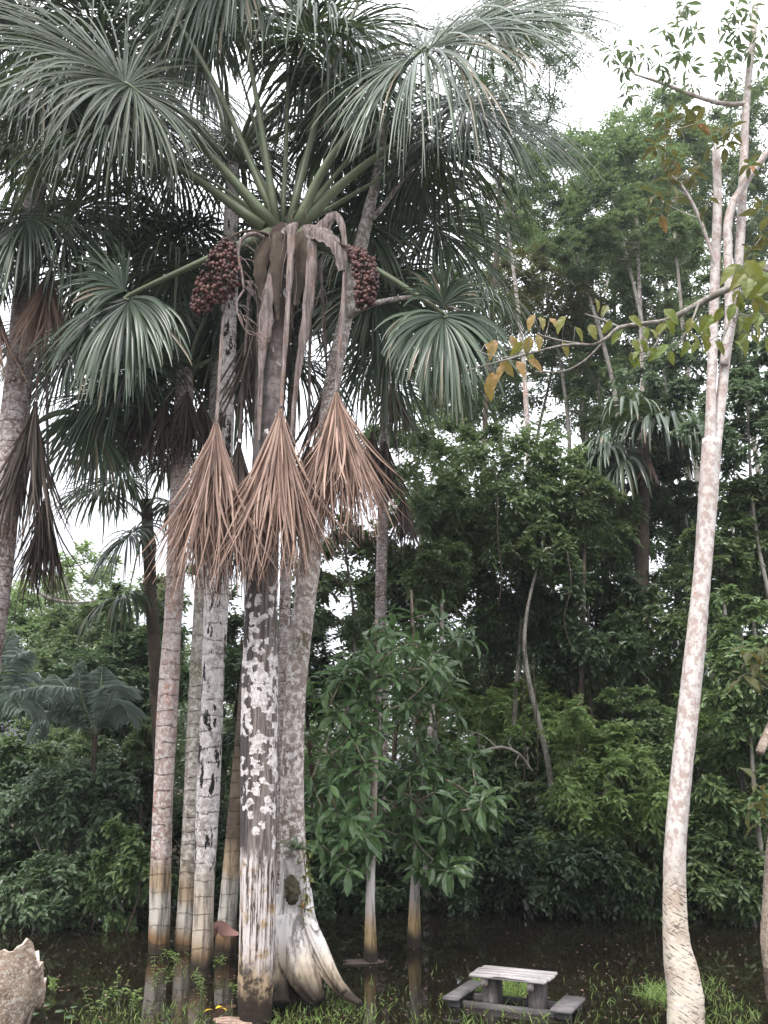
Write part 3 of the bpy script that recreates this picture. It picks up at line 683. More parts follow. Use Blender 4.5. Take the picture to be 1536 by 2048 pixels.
for i in range(15):
    a = i / 15 * 6.283; e = r_.uniform(-.6, .7)
    cR = P(1288, 880, YR); hub = cR + 1.15 * np.array([math.cos(a) * math.cos(e), math.sin(a) * math.cos(e), math.sin(e)])
    frond(pR, oR, cR, hub, 320 + i, 2.0 * r_.uniform(.8, 1.1), None, None, 38, 2.6, 3.4, .1, r0=.05, r1=.025, K=8, mat='frond', tb=.4)
dead_frond(pR, oR, P(1290, 890, 25.2), P(1296, 915, 25.0), 340, .9, .3, 14, .09, 'dead', .06, .04)

# ------------------------------------------------------------------ leaning lichen tree with flared hollow foot
YF = 14.7
oF = P(590, 1990, YF); oF[2] = 0
tF = thing('leaning_tree', 'leaning lichen covered tree with white hollow foot and a root spreading right', 'tree', oF)
def roots(m):
    for pts in ([(600, 1840, 14.6, 46), (622, 1880, 14.5, 44), (648, 1930, 14.4, 38), (672, 1968, 14.25, 28), (700, 1995, 14.1, 18), (722, 2008, 14.0, 10)],
                [(612, 1780, 14.6, 22), (620, 1840, 14.4, 24), (640, 1890, 14.3, 26), (665, 1945, 14.2, 22), (690, 1985, 14.1, 14)],
                [(585, 1830, 14.6, 60), (590, 1890, 14.5, 72), (606, 1940, 14.4, 70), (622, 1975, 14.3, 54), (640, 2004, 14.2, 30)],
                [(572, 1790, 14.7, 36), (562, 1870, 14.6, 40), (554, 1940, 14.5, 44), (548, 2000, 14.4, 44)],
                [(560, 1900, 14.6, 40), (556, 1960, 14.4, 40), (560, 2010, 14.2, 36)]):
        p, r0 = pxpath(pts, 26); tube(m, p, r0, 40, .14, int(pts[0][0]), .0, .022, ridge=.045)
pF, _ = trunk(tF, oF, [(578, 1985, YF, 84), (582, 1900, YF, 90), (588, 1840, YF, 76), (588, 1760, YF, 58), (586, 1700, YF, 52), (584, 1550, YF, 45), (590, 1400, YF, 41), (604, 1250, YF, 46), (618, 1130, YF, 44), (640, 960, YF, 37), (664, 770, YF, 33), (690, 640, YF, 29), (715, 520, YF, 27), (738, 420, YF, 22), (752, 360, YF, 18), (770, 250, YF, 14)], 'lichen', 150, 28, .1, .02, 31, extra=roots)
for pts in ([(690, 640, YF, 16), (720, 618, 14.5, 13), (780, 600, 14.4, 10), (850, 597, 14.3, 8), (930, 625, 14.2, 5)],
            [(735, 440, YF, 14), (760, 420, 14.6, 10), (830, 330, 14.6, 7), (900, 270, 14.6, 5)],
            [(612, 1842, 14.5, 14), (625, 1848, 14.3, 13), (634, 1862, 14.2, 8)]):
    m = MB(); p, w = pxpath(pts, 24); tube(m, p, w, 8, .1, 3); m.build('limb', BARK['lichen'], tF, oF)

# bromeliad and moss on its stem
def bromeliad(px, py, Y, n, L, seed, label, name='bromeliad'):
    o = P(px, py, Y); r = R(seed); t = MB(); K = 6
    for k in range(n):
        a = r.uniform(0, 6.283); e = r.uniform(.2, 1.2); d = np.array([math.cos(a) * math.cos(e), math.sin(a) * math.cos(e) - .2, math.sin(e)]); p = o.copy(); l = L * r.uniform(.6, 1.1)
        s = nrm(np.cross(d, UP)); pts = []
        for i in range(K + 1):
            w = .022 * (1 - (i / K) ** 2) + .002
            pts += [p - s * w, p - UP * .008, p + s * w]; d = nrm(d - UP * .28 * (.3 + i / K)); p = p + d * l / K
        b = np.arange(K)[:, None] * 3; t.add(pts, [np.concatenate([b + np.array([[0, 1, 4, 3]]), b + np.array([[1, 2, 5, 4]])])], r.uniform(.2, .9))
    return tag(t.build(name, LEAF['blue'], None, o), label, 'plant')
bromeliad(594, 1700, 14.35, 26, .38, 2, 'spiky bromeliad growing on the leaning lichen tree')
m = MB(); c = P(583, 1780, 14.32); r_ = R(77)
tube(m, spline([c + np.array([.02, .12, -.2]), c + np.array([.0, .06, -.12]), c + np.array([0, .07, 0]), c + np.array([-.03, .1, .09]), c + np.array([-.02, .16, .18])], 22), np.abs(np.sin(np.linspace(.25, 2.9, 22))) * .075 + .015, 44, .3, 5, .1, .22)
tag(m.build('moss_clump', leafmat('dark_moss', (.06, .052, .035), (.15, .14, .075), .95, .1, 0, spot=(.02, .016, .012)), None, c), 'dark mossy clump over the hollow foot of the leaning tree', 'moss')
m = MB(); cs = np.array([P(606 + r_.uniform(-6, 12), yy, 14.3) for yy in r_.uniform(1690, 1850, 46)])
leaves(m, cs, r_.normal(0, 1, (46, 3)) + np.array([.6, -.5, -.1]), UP + r_.normal(0, .3, (46, 3)), .13, .05, r_.uniform(.3, 1, 46), 'oval')
s = spline([P(604, 1690, 14.4), P(612, 1760, 14.35), P(608, 1850, 14.4)], 10); tube(m, s, .008, 5)
tag(m.build('climbing_plant', LEAF['olive'], None, P(606, 1850, 14.4)), 'small creeper climbing the right side of the leaning tree', 'plant')

# ------------------------------------------------------------------ rosettes of big leaves
def rosettes(mb, cen, axes, r, n, L, ratio, tpl='fine', el=(.5, -.9), tb=.5, tv=.2):
    for c, ax in zip(cen, axes):
        ax = nrm(ax); e1 = nrm(np.cross(ax, [.3, .9, .2])); e2 = np.cross(ax, e1); k = n + r.integers(-2, 3)
        a = np.arange(k) * 2.4 + r.uniform(0, 6) + r.normal(0, .3, k); e = np.linspace(el[0], el[1], k) + r.normal(0, .32, k)
        d = (np.cos(a)[:, None] * e1 + np.sin(a)[:, None] * e2) * np.cos(e)[:, None] + ax * np.sin(e)[:, None]
        l = L * r.uniform(.45, 1.15, k)
        leaves(mb, c + ax * .06 * np.linspace(1, -1, k)[:, None] + d * .03, d, ax + UP * .5 + r.normal(0, .15, (k, 3)), l, l * ratio, np.clip(r.normal(tb, tv, k), 0, 1), tpl)

def twig_to(mb, nodes, tip, r0=.012, down=.5):
    """a twig from the closest suitable point of the tree's own wood to tip"""
    dd = np.linalg.norm(nodes - tip, axis=1) + 1.2 * np.maximum(0, nodes[:, 2] - tip[2] + .15)
    b = nodes[np.argmin(dd)]; L = np.linalg.norm(tip - b)
    m1 = b * .5 + tip * .5 + np.array([0, 0, -.12 * L]) * down
    n = max(6, int(L * 5)); tube(mb, spline([b, m1, tip], n), np.linspace(r0 * (1 + L * .5), r0 * .5, n), 5, .1, int(L * 1000) % 97)
    return spline([b, m1, tip], n)

def sapling(name, label, stems, ell, seed, nros, L, bark='slim', leaf='gloss', n=9, ratio=.42, yr=.9):
    r = R(seed); o = P(*stems[0][0][:3]); o[2] = 0; t = thing(name, label, 'tree', o)
    m = MB(); nodes = []
    for i, st in enumerate(stems):
        path, rad = pxpath(st, 60)
        if i == 0: path = np.vstack([path[0] - UP * .6, path]); rad = np.concatenate([rad[:1], rad])
        tube(m, path, rad, 12, .1, seed + i, .5, .015); nodes.append(path[len(path) // 4:])
    nodes = np.vstack(nodes)
    cen, ax, tw = [], [], MB()
    for (cx, cy, rx, ry, Y, k) in ell:
        for _ in range(k):
            while True:
                u = r.uniform(-1, 1, 3)
                if .2 < np.linalg.norm(u) < 1: break
            c = P(cx + u[0] * rx, cy + u[1] * ry, Y + u[2] * yr); cen.append(c)
    cen = np.array(sorted(cen, key=lambda q: np.min(np.linalg.norm(nodes - q, axis=1))))
    for c in cen:
        s = twig_to(tw, nodes, c, .016); nodes = np.vstack([nodes, s[2:]])
        ax.append(nrm(nrm(c - s[-3]) * .6 + UP * .7 + np.array([0, -.35, 0]) + r.normal(0, .38, 3)))
    lv = MB(); rosettes(lv, cen, ax, r, n, L, ratio, 'broad', el=(.45, -.6))
    m.v += tw.v; m.t += tw.t; m.f += [f + m.n for f in tw.f]; m.n += tw.n
    m.build('trunk', BARK[bark], t, o); lv.build('crown', LEAF[leaf], t, o, smooth=False)
    return t

sapling('sapling', 'slim flooded sapling with white banded stem and big drooping leaf whorls', [
    [(742, 1928, 17.35, 32), (741, 1880, 17.35, 25), (740, 1800, 17.35, 19), (744, 1700, 17.35, 15), (748, 1580, 17.35, 14), (752, 1450, 17.3, 12), (750, 1330, 17.3, 9), (752, 1240, 17.3, 6)],
    [(738, 1760, 17.35, 13), (728, 1690, 17.3, 12), (718, 1630, 17.2, 10), (690, 1560, 17., 7), (650, 1500, 16.9, 5)]],
    [(690, 1500, 95, 250, 17.2, 74), (760, 1340, 110, 110, 17.3, 34), (690, 1690, 70, 60, 17., 22)], 41, 0, .4)
sapling('sapling', 'slim sapling with brown foot and spreading leaf whorls, left of the picnic table', [
    [(828, 1888, 18.7, 30), (829, 1820, 18.7, 22), (834, 1700, 18.7, 16), (836, 1560, 18.7, 12), (838, 1450, 18.7, 10), (828, 1300, 18.7, 8), (822, 1180, 18.6, 5)],
    [(835, 1620, 18.7, 8), (880, 1560, 18.3, 7), (960, 1600, 18., 4)]],
    [(860, 1600, 150, 130, 18.3, 70), (850, 1330, 110, 130, 18.7, 40), (960, 1620, 60, 40, 18., 10), (900, 1730, 70, 30, 18.3, 10)], 42, 0, .41, bark='slim')

# ------------------------------------------------------------------ white forked tree on the right
YL = 13.2
oL = P(1366, 2066, YL); oL[2] = 0
tL = thing('forked_tree', 'white barked forked tree with slashed yellowish foot, right of the picnic table', 'tree', oL)
STL = [[(1372, 2080, YL, 76), (1371, 2030, YL, 74), (1370, 1990, YL, 72), (1360, 1930, YL, 64), (1352, 1880, YL, 52), (1349, 1800, YL, 45), (1350, 1700, YL, 43), (1360, 1580, YL, 43), (1374, 1450, YL, 40), (1390, 1300, YL, 38), (1404, 1150, YL, 35), (1417, 980, YL, 36), (1424, 880, YL, 36)],
       [(1420, 960, YL, 26), (1422, 800, YL, 20), (1427, 650, YL, 20), (1432, 500, YL, 19), (1435, 400, YL, 17), (1432, 296, YL, 15)],
       [(1424, 960, YL, 24), (1442, 800, YL + .1, 20), (1454, 690, YL + .1, 20), (1471, 590, YL + .1, 18), (1482, 450, YL + .1, 18), (1488, 310, YL + .1, 16), (1494, 190, YL + .1, 14), (1508, 50, YL + .1, 13), (1514, -60, YL + .1, 11)],
       [(1448, 730, YL, 16), (1458, 630, YL - .1, 17), (1456, 520, YL - .1, 17), (1457, 440, YL - .1, 17), (1478, 385, YL - .15, 15), (1545, 290, YL - .3, 11)],
       [(1492, 208, YL + .1, 9), (1440, 206, YL, 9), (1380, 188, YL - .1, 8), (1320, 165, YL - .2, 7), (1268, 148, YL - .2, 4)],
       [(1440, 560, YL, 6), (1400, 440, YL - .2, 7), (1366, 375, YL - .3, 5), (1330, 340, YL - .3, 3)]]
m = MB(); nodes = []
for i, st in enumerate(STL):
    p, w = pxpath(st, 110 if i == 0 else 50)
    if i == 0: p = np.vstack([p[0] - UP * .5, p]); w = np.concatenate([w[:1], w])
    tube(m, p, w, 26 if i == 0 else 12, .045, 50 + i, .5, .014 if i == 0 else .02); nodes.append(p if i else p[-4:])
nodes = np.vstack(nodes); r_ = R(52); lv1, lv2 = MB(), MB()
for x, y in [(1225, 105), (1245, 135), (1265, 100), (1262, 165), (1290, 110), (1255, 190), (1322, 125), (1340, 150), (1365, 105), (1380, 130), (1385, 165), (1345, 175), (1360, 20), (1375, 45), (1390, 65), (1330, 60), (1370, 8), (1440, 45), (1455, 60), (1450, 120), (1465, 150), (1440, 130), (1445, 180), (1470, 185), (1480, 60), (1500, 100), (1520, 60), (1525, 120), (1470, 100), (1510, 170), (1530, 180), (1470, 20), (1500, 20)]:
    c = P(x, y, YL - .1 + r_.uniform(-.5, .3)); s = twig_to(m, nodes, c, .006); nodes = np.vstack([nodes, s[2:]])
    rosettes(lv1, [c], [UP + r_.normal(0, .5, 3)], r_, 13, .24, .36, 'broad', (.5, -1.0), .35)
for x, y in [(1330, 235), (1350, 250), (1395, 245), (1420, 262), (1375, 225), (1310, 290), (1322, 300), (1352, 320), (1370, 345), (1335, 360), (1308, 390), (1345, 395), (1385, 350), (1460, 260), (1400, 330), (1450, 290), (1412, 405), (1500, 330), (1320, 420), (1520, 420), (1500, 500), (1525, 470)]:
    c = P(x, y, YL - .3 + r_.uniform(-.4, .3)); s = twig_to(m, nodes, c, .006); nodes = np.vstack([nodes, s[2:]])
    rosettes(lv2, [c], [UP + r_.normal(0, .5, 3)], r_, 6, .27, .48, 'fine', (.3, -1.), .5, .3)
m.build('trunk', BARK['white'], tL, oL); lv1.build('crown', LEAF['dark'], tL, oL, smooth=False)
o = lv2.build('lower_leaves', LEAF['olive'], tL, oL, smooth=False); o['label'] = 'larger olive and yellowish lower leaves'

# overhanging foreground branch with yellow and brown leaves
YO = 9.2
oO = P(1560, 510, YO)
m = MB(); lv = MB(); r_ = R(60)
br = [[(1620, 480, YO + .2, 22), (1540, 535, YO + .1, 19), (1480, 565, YO, 17), (1420, 595, YO, 15), (1340, 638, YO, 11), (1300, 646, YO - .1, 10), (1240, 655, YO - .1, 9), (1215, 675, YO - .1, 7), (1185, 690, YO - .1, 6), (1130, 690, YO - .1, 5), (1040, 712, YO - .2, 4), (930, 742, YO - .2, 2)],
      [(1240, 655, YO, 5), (1205, 640, YO, 5), (1170, 628, YO, 3)], [(1185, 690, YO, 4), (1130, 683, YO, 4), (1080, 670, YO, 3)],
      [(1215, 675, YO, 4), (1170, 720, YO, 4), (1125, 743, YO, 4), (1070, 743, YO, 3)], [(1060, 706, YO, 3), (1000, 715, YO, 2.5), (950, 700, YO, 2)],
      [(1520, 610, YO, 8), (1560, 600, YO, 9)], [(1400, 600, YO, 5), (1380, 650, YO - .2, 4), (1350, 700, YO - .2, 3)], [(1480, 570, YO, 5), (1460, 640, YO - .2, 4), (1440, 690, YO - .2, 3)], [(1330, 640, YO, 4), (1310, 690, YO - .2, 3), (1270, 710, YO - .2, 2)]]
nodes = []
for st in br:
    p, w = pxpath(st, 30); tube(m, p, w, 8, .1, 3, .5, .02); nodes.append(p)
nodes = np.vstack(nodes)
LF = [(990, 700, 50, -.3, .12), (1020, 690, 46, .4, .2), (985, 765, 52, -.1, .0), (975, 780, 50, .2, .02), (1000, 740, 48, .7, .15), (1035, 740, 44, .3, .0), (1060, 690, 44, -.2, .3), (1068, 645, 40, -.4, .22), (1080, 648, 36, .2, .6), (1100, 650, 34, .5, .25), (1058, 735, 40, .8, .05), (1130, 650, 44, -.5, .75), (1150, 670, 40, .6, .8), (1180, 665, 40, .2, .75), (1125, 700, 38, .3, .6), (1075, 685, 40, .1, .4), (1190, 610, 34, .3, .7), (1215, 625, 34, -.5, .8), (1045, 700, 40, -.6, .7), (970, 700, 30, .9, .05), (1010, 745, 44, -.5, .1), (1055, 720, 40, .3, .75)]
for _ in range(54):
    u = r_.uniform(0, 1); LF.append((1235 + u * 300 + r_.normal(0, 12), 690 - 45 * u + r_.uniform(-42, 50), r_.uniform(28, 50), r_.uniform(-.8, .8), r_.uniform(.7, 1.15)))
for _ in range(16): LF.append((r_.uniform(1470, 1560), r_.uniform(540, 620), r_.uniform(48, 66), r_.uniform(-.9, .9), r_.uniform(.75, 1)))
for x, y, l, sd, tn in LF:
    b = P(x, y - l * .4, YO - .1 + r_.uniform(-.35, .25)); L = l * .88 * pw(x, y, YO)
    i = np.argmin(np.linalg.norm(nodes - b, axis=1)); tube(m, spline([nodes[i], (nodes[i] + b) / 2 - UP * .01, b], 5), .004, 4)
    leaves(lv, [b], [np.array([sd, r_.uniform(-.35, .25), -1 + abs(sd) * .4])], [np.array([r_.normal(0, .5), -1, .5])], L, L * .54, tn, 'fine')
tO = thing('overhanging_branch', 'foreground branch with green, yellow and brown leaves reaching in from the right', 'branch', oO)
m.build('stem', BARK['far'], tO, oO); lv.build('foliage', LEAF['branch'], tO, oO, smooth=False)

# tree cut by the right edge
YM = 17.
oM = P(1540, 1945, YM); oM[2] = 0
tM = thing('curved_tree', 'curved brown trunk at the right frame edge standing in the water', 'tree', oM)
m = MB(); p, w = pxpath([(1556, 1940, YM, 54), (1546, 1880, YM, 46), (1544, 1800, YM, 34), (1548, 1700, YM, 30), (1572, 1500, YM, 30), (1580, 1200, YM, 28), (1600, 800, YM, 24)], 70); p = np.vstack([p[0] - UP * .5, p]); w = np.concatenate([w[:1], w]); tube(m, p, w, 16, .1, 5, .5, .02)
n_ = p[20:]
for a in ([(1575, 1380, YM, 20), (1540, 1460, 16.6, 18), (1519, 1506, 16.4, 16)],):
    pp, ww = pxpath(a, 14); tube(m, pp, ww, 10, .15, 8, .5, .03)
lv = MB(); r_ = R(64)
for x, y in [(1500, 1300), (1520, 1320), (1505, 1345), (1530, 1290), (1485, 1350), (1530, 1365), (1515, 1570), (1530, 1600), (1500, 1610), (1525, 1640)]:
    c = P(x, y, YM - r_.uniform(.2, 1)); twig_to(m, n_, c, .007); rosettes(lv, [c], [UP + r_.normal(0, .4, 3)], r_, 6, .36, .42, 'oval', (.3, -.9), .6)
m.build('trunk', BARK['stump'], tM, oM); lv.build('crown', LEAF['olive'], tM, oM, smooth=False)

# ------------------------------------------------------------------ forest trees and shrubs
def tree(name, label, px, py, Y, rx, ry, leaf, L, seed, ncl=46, ntw=11, nl=9, bark='far', group=None, tw=12, base=None, tpl='diamond', stems=1, cat='tree', droop=.35, ratio=.42, lump=.35, low=.0, deep=.85, twl=1.0, dens=1.5, parts=('trunk', 'crown')):
    """crown centre and radii in photo pixels at distance Y; tw = trunk width px"""
    r = R(seed); c = P(px, py, Y); s = pw(px, py, Y); RX, RZ = rx * s, ry * s; RY = RX * deep
    bx = base if base is not None else px + r.uniform(-.3, .3) * rx
    o = np.array([P(bx, py, Y)[0], Y, 0.]); o[2] = float(gz(o[0], Y)) - .1
    t = thing(name, label, cat, o, group); wood, lv = MB(), MB()
    u = nrm(r.normal(0, 1, (ncl, 3))); rad = r.uniform(.35, 1, ncl) ** .6
    ph = r.uniform(0, 6, 6); lum = 1 + lump * (np.sin(u[:, 0] * 3 + ph[0]) * np.sin(u[:, 2] * 3.3 + ph[1]) + .5 * np.sin(u[:, 1] * 5 + u[:, 2] * 4 + ph[2]))
    cen = c + u * (rad * lum)[:, None] * np.array([RX, RY, RZ])
    cen[:, 2] = np.maximum(cen[:, 2], o[2] + .25 + low)
    k = int(np.ceil(stems)); top = c + UP * RZ * .5; nodes = []
    for i in range(k):
        ti = top if k == 1 else c + r.normal(0, .45, 3) * np.array([RX, RY, RZ * .5])
        b = o + (r.normal(0, .12 * RX, 3) * np.array([1, 1, 0]) if k > 1 else 0)
        mid1 = b * .65 + ti * .35 + r.normal(0, .02, 3) * np.linalg.norm(ti - b) * np.array([1, 1, 0]); mid2 = b * .3 + ti * .7 + r.normal(0, .025, 3) * np.linalg.norm(ti - b) * np.array([1, 1, 0])
        n = 24; p = spline([b, mid1, mid2, ti], n); tube(wood, p, np.linspace(1, .3, n) * tw * s / 2, 9, .1, seed + i, .5, .02); nodes.append(p[n // 3:])
    nodes = np.vstack(nodes)
    for cc in cen[np.argsort(np.linalg.norm(cen - c, axis=1))][::max(1, ncl // 34)]:
        q = twig_to(wood, nodes, cc, tw * s * .07); nodes = np.vstack([nodes, q[2:]])
    ntw = int(ntw * dens)
    twigs(lv, r, cen, nrm((cen - c) / np.array([RX, RY, RZ])), ntw, nl, RX * .3 * twl * r.uniform(.7, 1.3, ncl), L, ratio, droop, tpl)
    wood.build(parts[0], BARK['brown' if leaf == 'deep' else bark], t, o); lv.build(parts[1], LEAF[leaf], t, o, smooth=False)
    return t

# tall trees on the skyline
TT = [
 ('broad dark green tree crown on the skyline left of the forked tree', 1240, 400, 40, 130, 200, 'mid', .26, 120, 14, 10, 1270),
 ('tall tree with pale twin looking stems behind the overhanging branch', 1340, 330, 43, 120, 140, 'mid', .26, 90, 14, 10, 1330),
 ('tall leafy tree rising just right of the central palm fronds', 1130, 420, 42, 110, 150, 'mid', .26, 90, 14, 10, 1150),
 ('tall dark tree filling the skyline behind the forked white tree', 1470, 380, 45, 120, 160, 'dark', .27, 90, 14, 10, 1450),
 ('mid height dense tree under the skyline crown', 1220, 620, 37, 120, 130, 'dark', .25, 70, 12, 10, 1235),
 ('yellowish green tree glimpsed right of the lower right palm frond', 1090, 600, 36, 110, 90, 'olive', .22, 60, 12, 9, 1100),
 ('thin crowned tree between palm frond and overhanging branch', 1000, 520, 40, 100, 110, 'mid', .24, 55, 11, 9, 1010),
 ('slender stemmed tree behind the browned branch leaves', 1110, 760, 38, 110, 90, 'dark', .24, 45, 11, 9, 1170),
 ('slim grey stemmed tree left of the shaggy palm', 1200, 800, 36, 90, 80, 'dark', .24, 36, 11, 9, 1215),
 ('pale stemmed tree showing between skyline crown and forked tree', 1330, 560, 38, 80, 100, 'dark', .24, 45, 11, 9, 1325),
]
for i, (lb, x, y, Y, rx, ry, lf, L, nc, nt, nl, bs) in enumerate(TT):
    tree('forest_tree', lb, x, y, Y, rx, ry, lf, L, 400 + i, nc, nt, nl, 'far', None, 15, bs, droop=.3)
tree('feathery_tree', 'fine leaved tree with feathery sprays against the white sky, top centre', 1020, 150, 30, 150, 210, 'deep', .2, 430, 80, 9, 12, 'far', None, 14, 960, droop=.25, ratio=.25, lump=.5, twl=1.1)
MT = [
 ('dense round crowned tree right of the brown dead fronds', 990, 1000, 26, 170, 130, 'dark', .22, 90, 13, 10, 1010, 'oval'),
 ('leafy tree merging into the right of the dense round crown', 1130, 1010, 27, 120, 130, 'mid', .22, 60, 12, 10, 1110, 'oval'),
 ('dark tree below the dense round crown with sky specks through it', 1080, 1190, 28, 170, 90, 'deep', .23, 55, 12, 9, 1085, 'oval'),
 ('thin leafy tree left of the dense round crown', 870, 1080, 27, 90, 140, 'mid', .22, 38, 11, 9, 860, 'oval'),
 ('loose dark tree behind the leaning lichen trunk', 690, 1160, 26, 90, 130, 'dark', .22, 40, 11, 9, 690, 'oval'),
 ('dark leafy tree under the right hand palm frond', 830, 930, 30, 110, 110, 'dark', .22, 45, 11, 9, 820, 'diamond'),
 ('grey green tree right of the forked white tree', 1500, 830, 22, 90, 130, 'blue', .17, 70, 13, 10, 1520, 'oval'),
 ('dark tree with hanging twigs right of the forked trunk', 1490, 1080, 23, 90, 120, 'dark', .18, 60, 13, 10, 1490, 'oval'),
 ('leafy tree between shaggy palm and forked trunk', 1350, 1010, 27, 70, 110, 'deep', .2, 40, 11, 9, 1345, 'oval'),
 ('pale leaved tree under the overhanging branch', 1330, 770, 27, 80, 70, 'blue', .2, 40, 11, 9, 1330, 'oval'),
 ('broad leaved dark tree in the middle of the forest wall', 1180, 1250, 25, 130, 110, 'deep', .26, 50, 11, 8, 1170, 'oval'),
 ('shaded tree behind the forked trunk at mid height', 1310, 1260, 26, 110, 110, 'dark', .22, 50, 11, 9, 1300, 'oval'),
 ('bushy tree at the right edge behind the curved trunk', 1490, 1330, 21, 90, 130, 'mid', .2, 60, 12, 9, 1500, 'oval'),
 ('sunlit pale green tree on the left horizon', 130, 1200, 45, 110, 100, 'fresh', .3, 60, 12, 9, 140, 'diamond'),
 ('dark round tree left of the pinkish palm trunk', 190, 1290, 36, 110, 80, 'dark', .28, 60, 12, 9, 190, 'diamond'),
 ('dark tree between left palm and pinkish trunk', 260, 1360, 30, 80, 120, 'deep', .26, 50, 12, 9, 262, 'diamond'),
 ('green tree low behind the left edge palm trunk', 60, 1300, 38, 90, 100, 'mid', .28, 50, 12, 9, 60, 'diamond'),
 ('dark tree seen between the palm trunks of the clump', 480, 1350, 26, 110, 150, 'deep', .24, 60, 12, 9, 470, 'diamond'),
]
for i, (lb, x, y, Y, rx, ry, lf, L, nc, nt, nl, bs, tp) in enumerate(MT):
    tree('forest_tree', lb, x, y, Y, rx, ry, lf, L, 500 + i, nc, nt, nl, 'far', None, 13, bs, tp)
MT2 = [
 ('dark tree filling the gap behind the dense round crown', 960, 1060, 33, 150, 130, 'deep', .26, 60, 12, 9, 950),
 ('dark tree behind the shaggy palm', 1270, 1040, 34, 130, 130, 'deep', .26, 60, 12, 9, 1262),
 ('dim tree behind the thin leafy tree, near the brown skirt palm', 800, 1180, 32, 120, 110, 'deep', .26, 55, 12, 9, 800),
 ('green tree low in the middle of the forest wall', 1010, 1330, 31, 140, 90, 'mid', .26, 60, 12, 9, 1000),
 ('dim tree low behind the bright green bush', 1240, 1390, 29, 130, 90, 'dark', .25, 60, 12, 9, 1240),
 ('dark tree right of the overhanging branch, behind grey green tree', 1500, 640, 31, 110, 130, 'dark', .24, 60, 12, 9, 1490),
 ('dark tree behind the leaning trunk, between palm stems', 620, 1330, 29, 100, 110, 'deep', .25, 50, 12, 9, 640),
 ('leafy tree left of the pinkish trunk, behind the smaller fan palm', 300, 1250, 31, 90, 120, 'dark', .25, 50, 12, 9, 310),
 ('dim tree behind the feather palms', 140, 1400, 29, 150, 80, 'deep', .25, 60, 12, 9, 150),
 ('low dim tree at the far left behind the edge palm', 20, 1420, 30, 90, 100, 'dark', .25, 50, 12, 9, 20),
 ('dim tree behind the forked trunk near the right edge', 1450, 1200, 29, 130, 130, 'deep', .24, 60, 12, 9, 1455),
 ('upper dark tree behind the lower right palm frond', 930, 760, 38, 110, 130, 'dark', .26, 60, 12, 9, 925),
 ('upper dim tree under the skyline crown, near slim grey stems', 1250, 730, 42, 120, 110, 'deep', .26, 60, 12, 9, 1245),
]
for i, (lb, x, y, Y, rx, ry, lf, L, nc, nt, nl, bs) in enumerate(MT2):
    tree('forest_tree', lb, x, y, Y, rx, ry, lf, L, 550 + i, nc, nt, nl, 'far', None, 13, bs, 'diamond')
SH = [
 ('bright green bush behind the picnic table, left of the white trunk', 1210, 1560, 22.6, 130, 130, 'fresh', .18, 80, 13, 10),
 ('mid green bush right of the bright bush, behind the white trunk', 1330, 1530, 23.2, 110, 130, 'mid', .18, 60, 13, 10),
 ('dark bush hanging over the water behind the picnic table', 1120, 1690, 23.2, 160, 100, 'deep', .18, 70, 13, 10),
 ('dark bush at the water edge right of the deep shadow', 1290, 1720, 22.6, 110, 90, 'dark', .18, 55, 12, 10),
 ('leafy bush at the water edge right of the white trunk', 1440, 1700, 22.4, 100, 110, 'dark', .2, 60, 12, 9),
 ('large leaved shrub at the right frame edge', 1510, 1560, 21.5, 80, 110, 'mid', .24, 45, 11, 8),
 ('yellow green shrub lit behind the saplings', 960, 1480, 27, 110, 90, 'fresh', .2, 50, 12, 9),
 ('dark shrub behind the two saplings', 920, 1630, 24.5, 130, 130, 'deep', .2, 60, 12, 9),
 ('dark shrub behind the white banded sapling', 740, 1640, 24.5, 120, 150, 'deep', .22, 60, 12, 9),
 ('light shrub in the gap above the deep shadow', 1060, 1450, 25.5, 100, 90, 'fresh', .2, 45, 12, 9),
 ('dark shrub between the leaning tree and the sapling', 660, 1780, 23., 90, 50, 'deep', .2, 30, 11, 9),
 ('leafy shrub low at the water left of the pinkish palm', 110, 1790, 20.8, 110, 60, 'blue', .2, 46, 11, 8),
 ('bright leaved shrub beside the pinkish palm foot', 255, 1750, 20.5, 60, 90, 'mid', .18, 36, 11, 9),
 ('bluish shrub on the bank left of the pinkish trunk', 170, 1600, 23., 120, 80, 'blue', .2, 60, 12, 9),
 ('dark shrub at the left edge of the bank', 40, 1640, 24., 110, 110, 'deep', .2, 55, 12, 9),
 ('green topped shrub below the pinnate palms', 100, 1510, 25.5, 140, 60, 'mid', .2, 50, 12, 9),
 ('dark shrub above the water behind the pinkish palm', 260, 1640, 24.5, 90, 130, 'deep', .2, 50, 12, 9),
 ('dark shrub seen between the palm trunks', 460, 1680, 24., 120, 140, 'deep', .22, 60, 12, 9),
 ('dim shrub in the left part of the bank shadow', 880, 1760, 23.4, 120, 50, 'deep', .17, 40, 12, 9),
 ('tall dim shrub above the deep shadow, left of the bright bush', 1050, 1560, 25., 110, 110, 'dark', .2, 50, 12, 9),
 ('olive shrub behind the white trunk, right side', 1420, 1500, 23.5, 90, 120, 'fresh', .19, 50, 12, 9),
 ('shaded shrub far right behind the leafy bush', 1500, 1780, 21., 70, 60, 'dark', .2, 30, 11, 9),
]
for i, (lb, x, y, Y, rx, ry, lf, L, nc, nt, nl) in enumerate(SH):
    tree('shrub', lb, x, y, Y, rx, ry, lf, L, 600 + i, nc, nt, nl, 'far' if i % 2 else 'brown', None, 7, None, 'oval', 4, 'shrub', parts=('stems', 'foliage'))

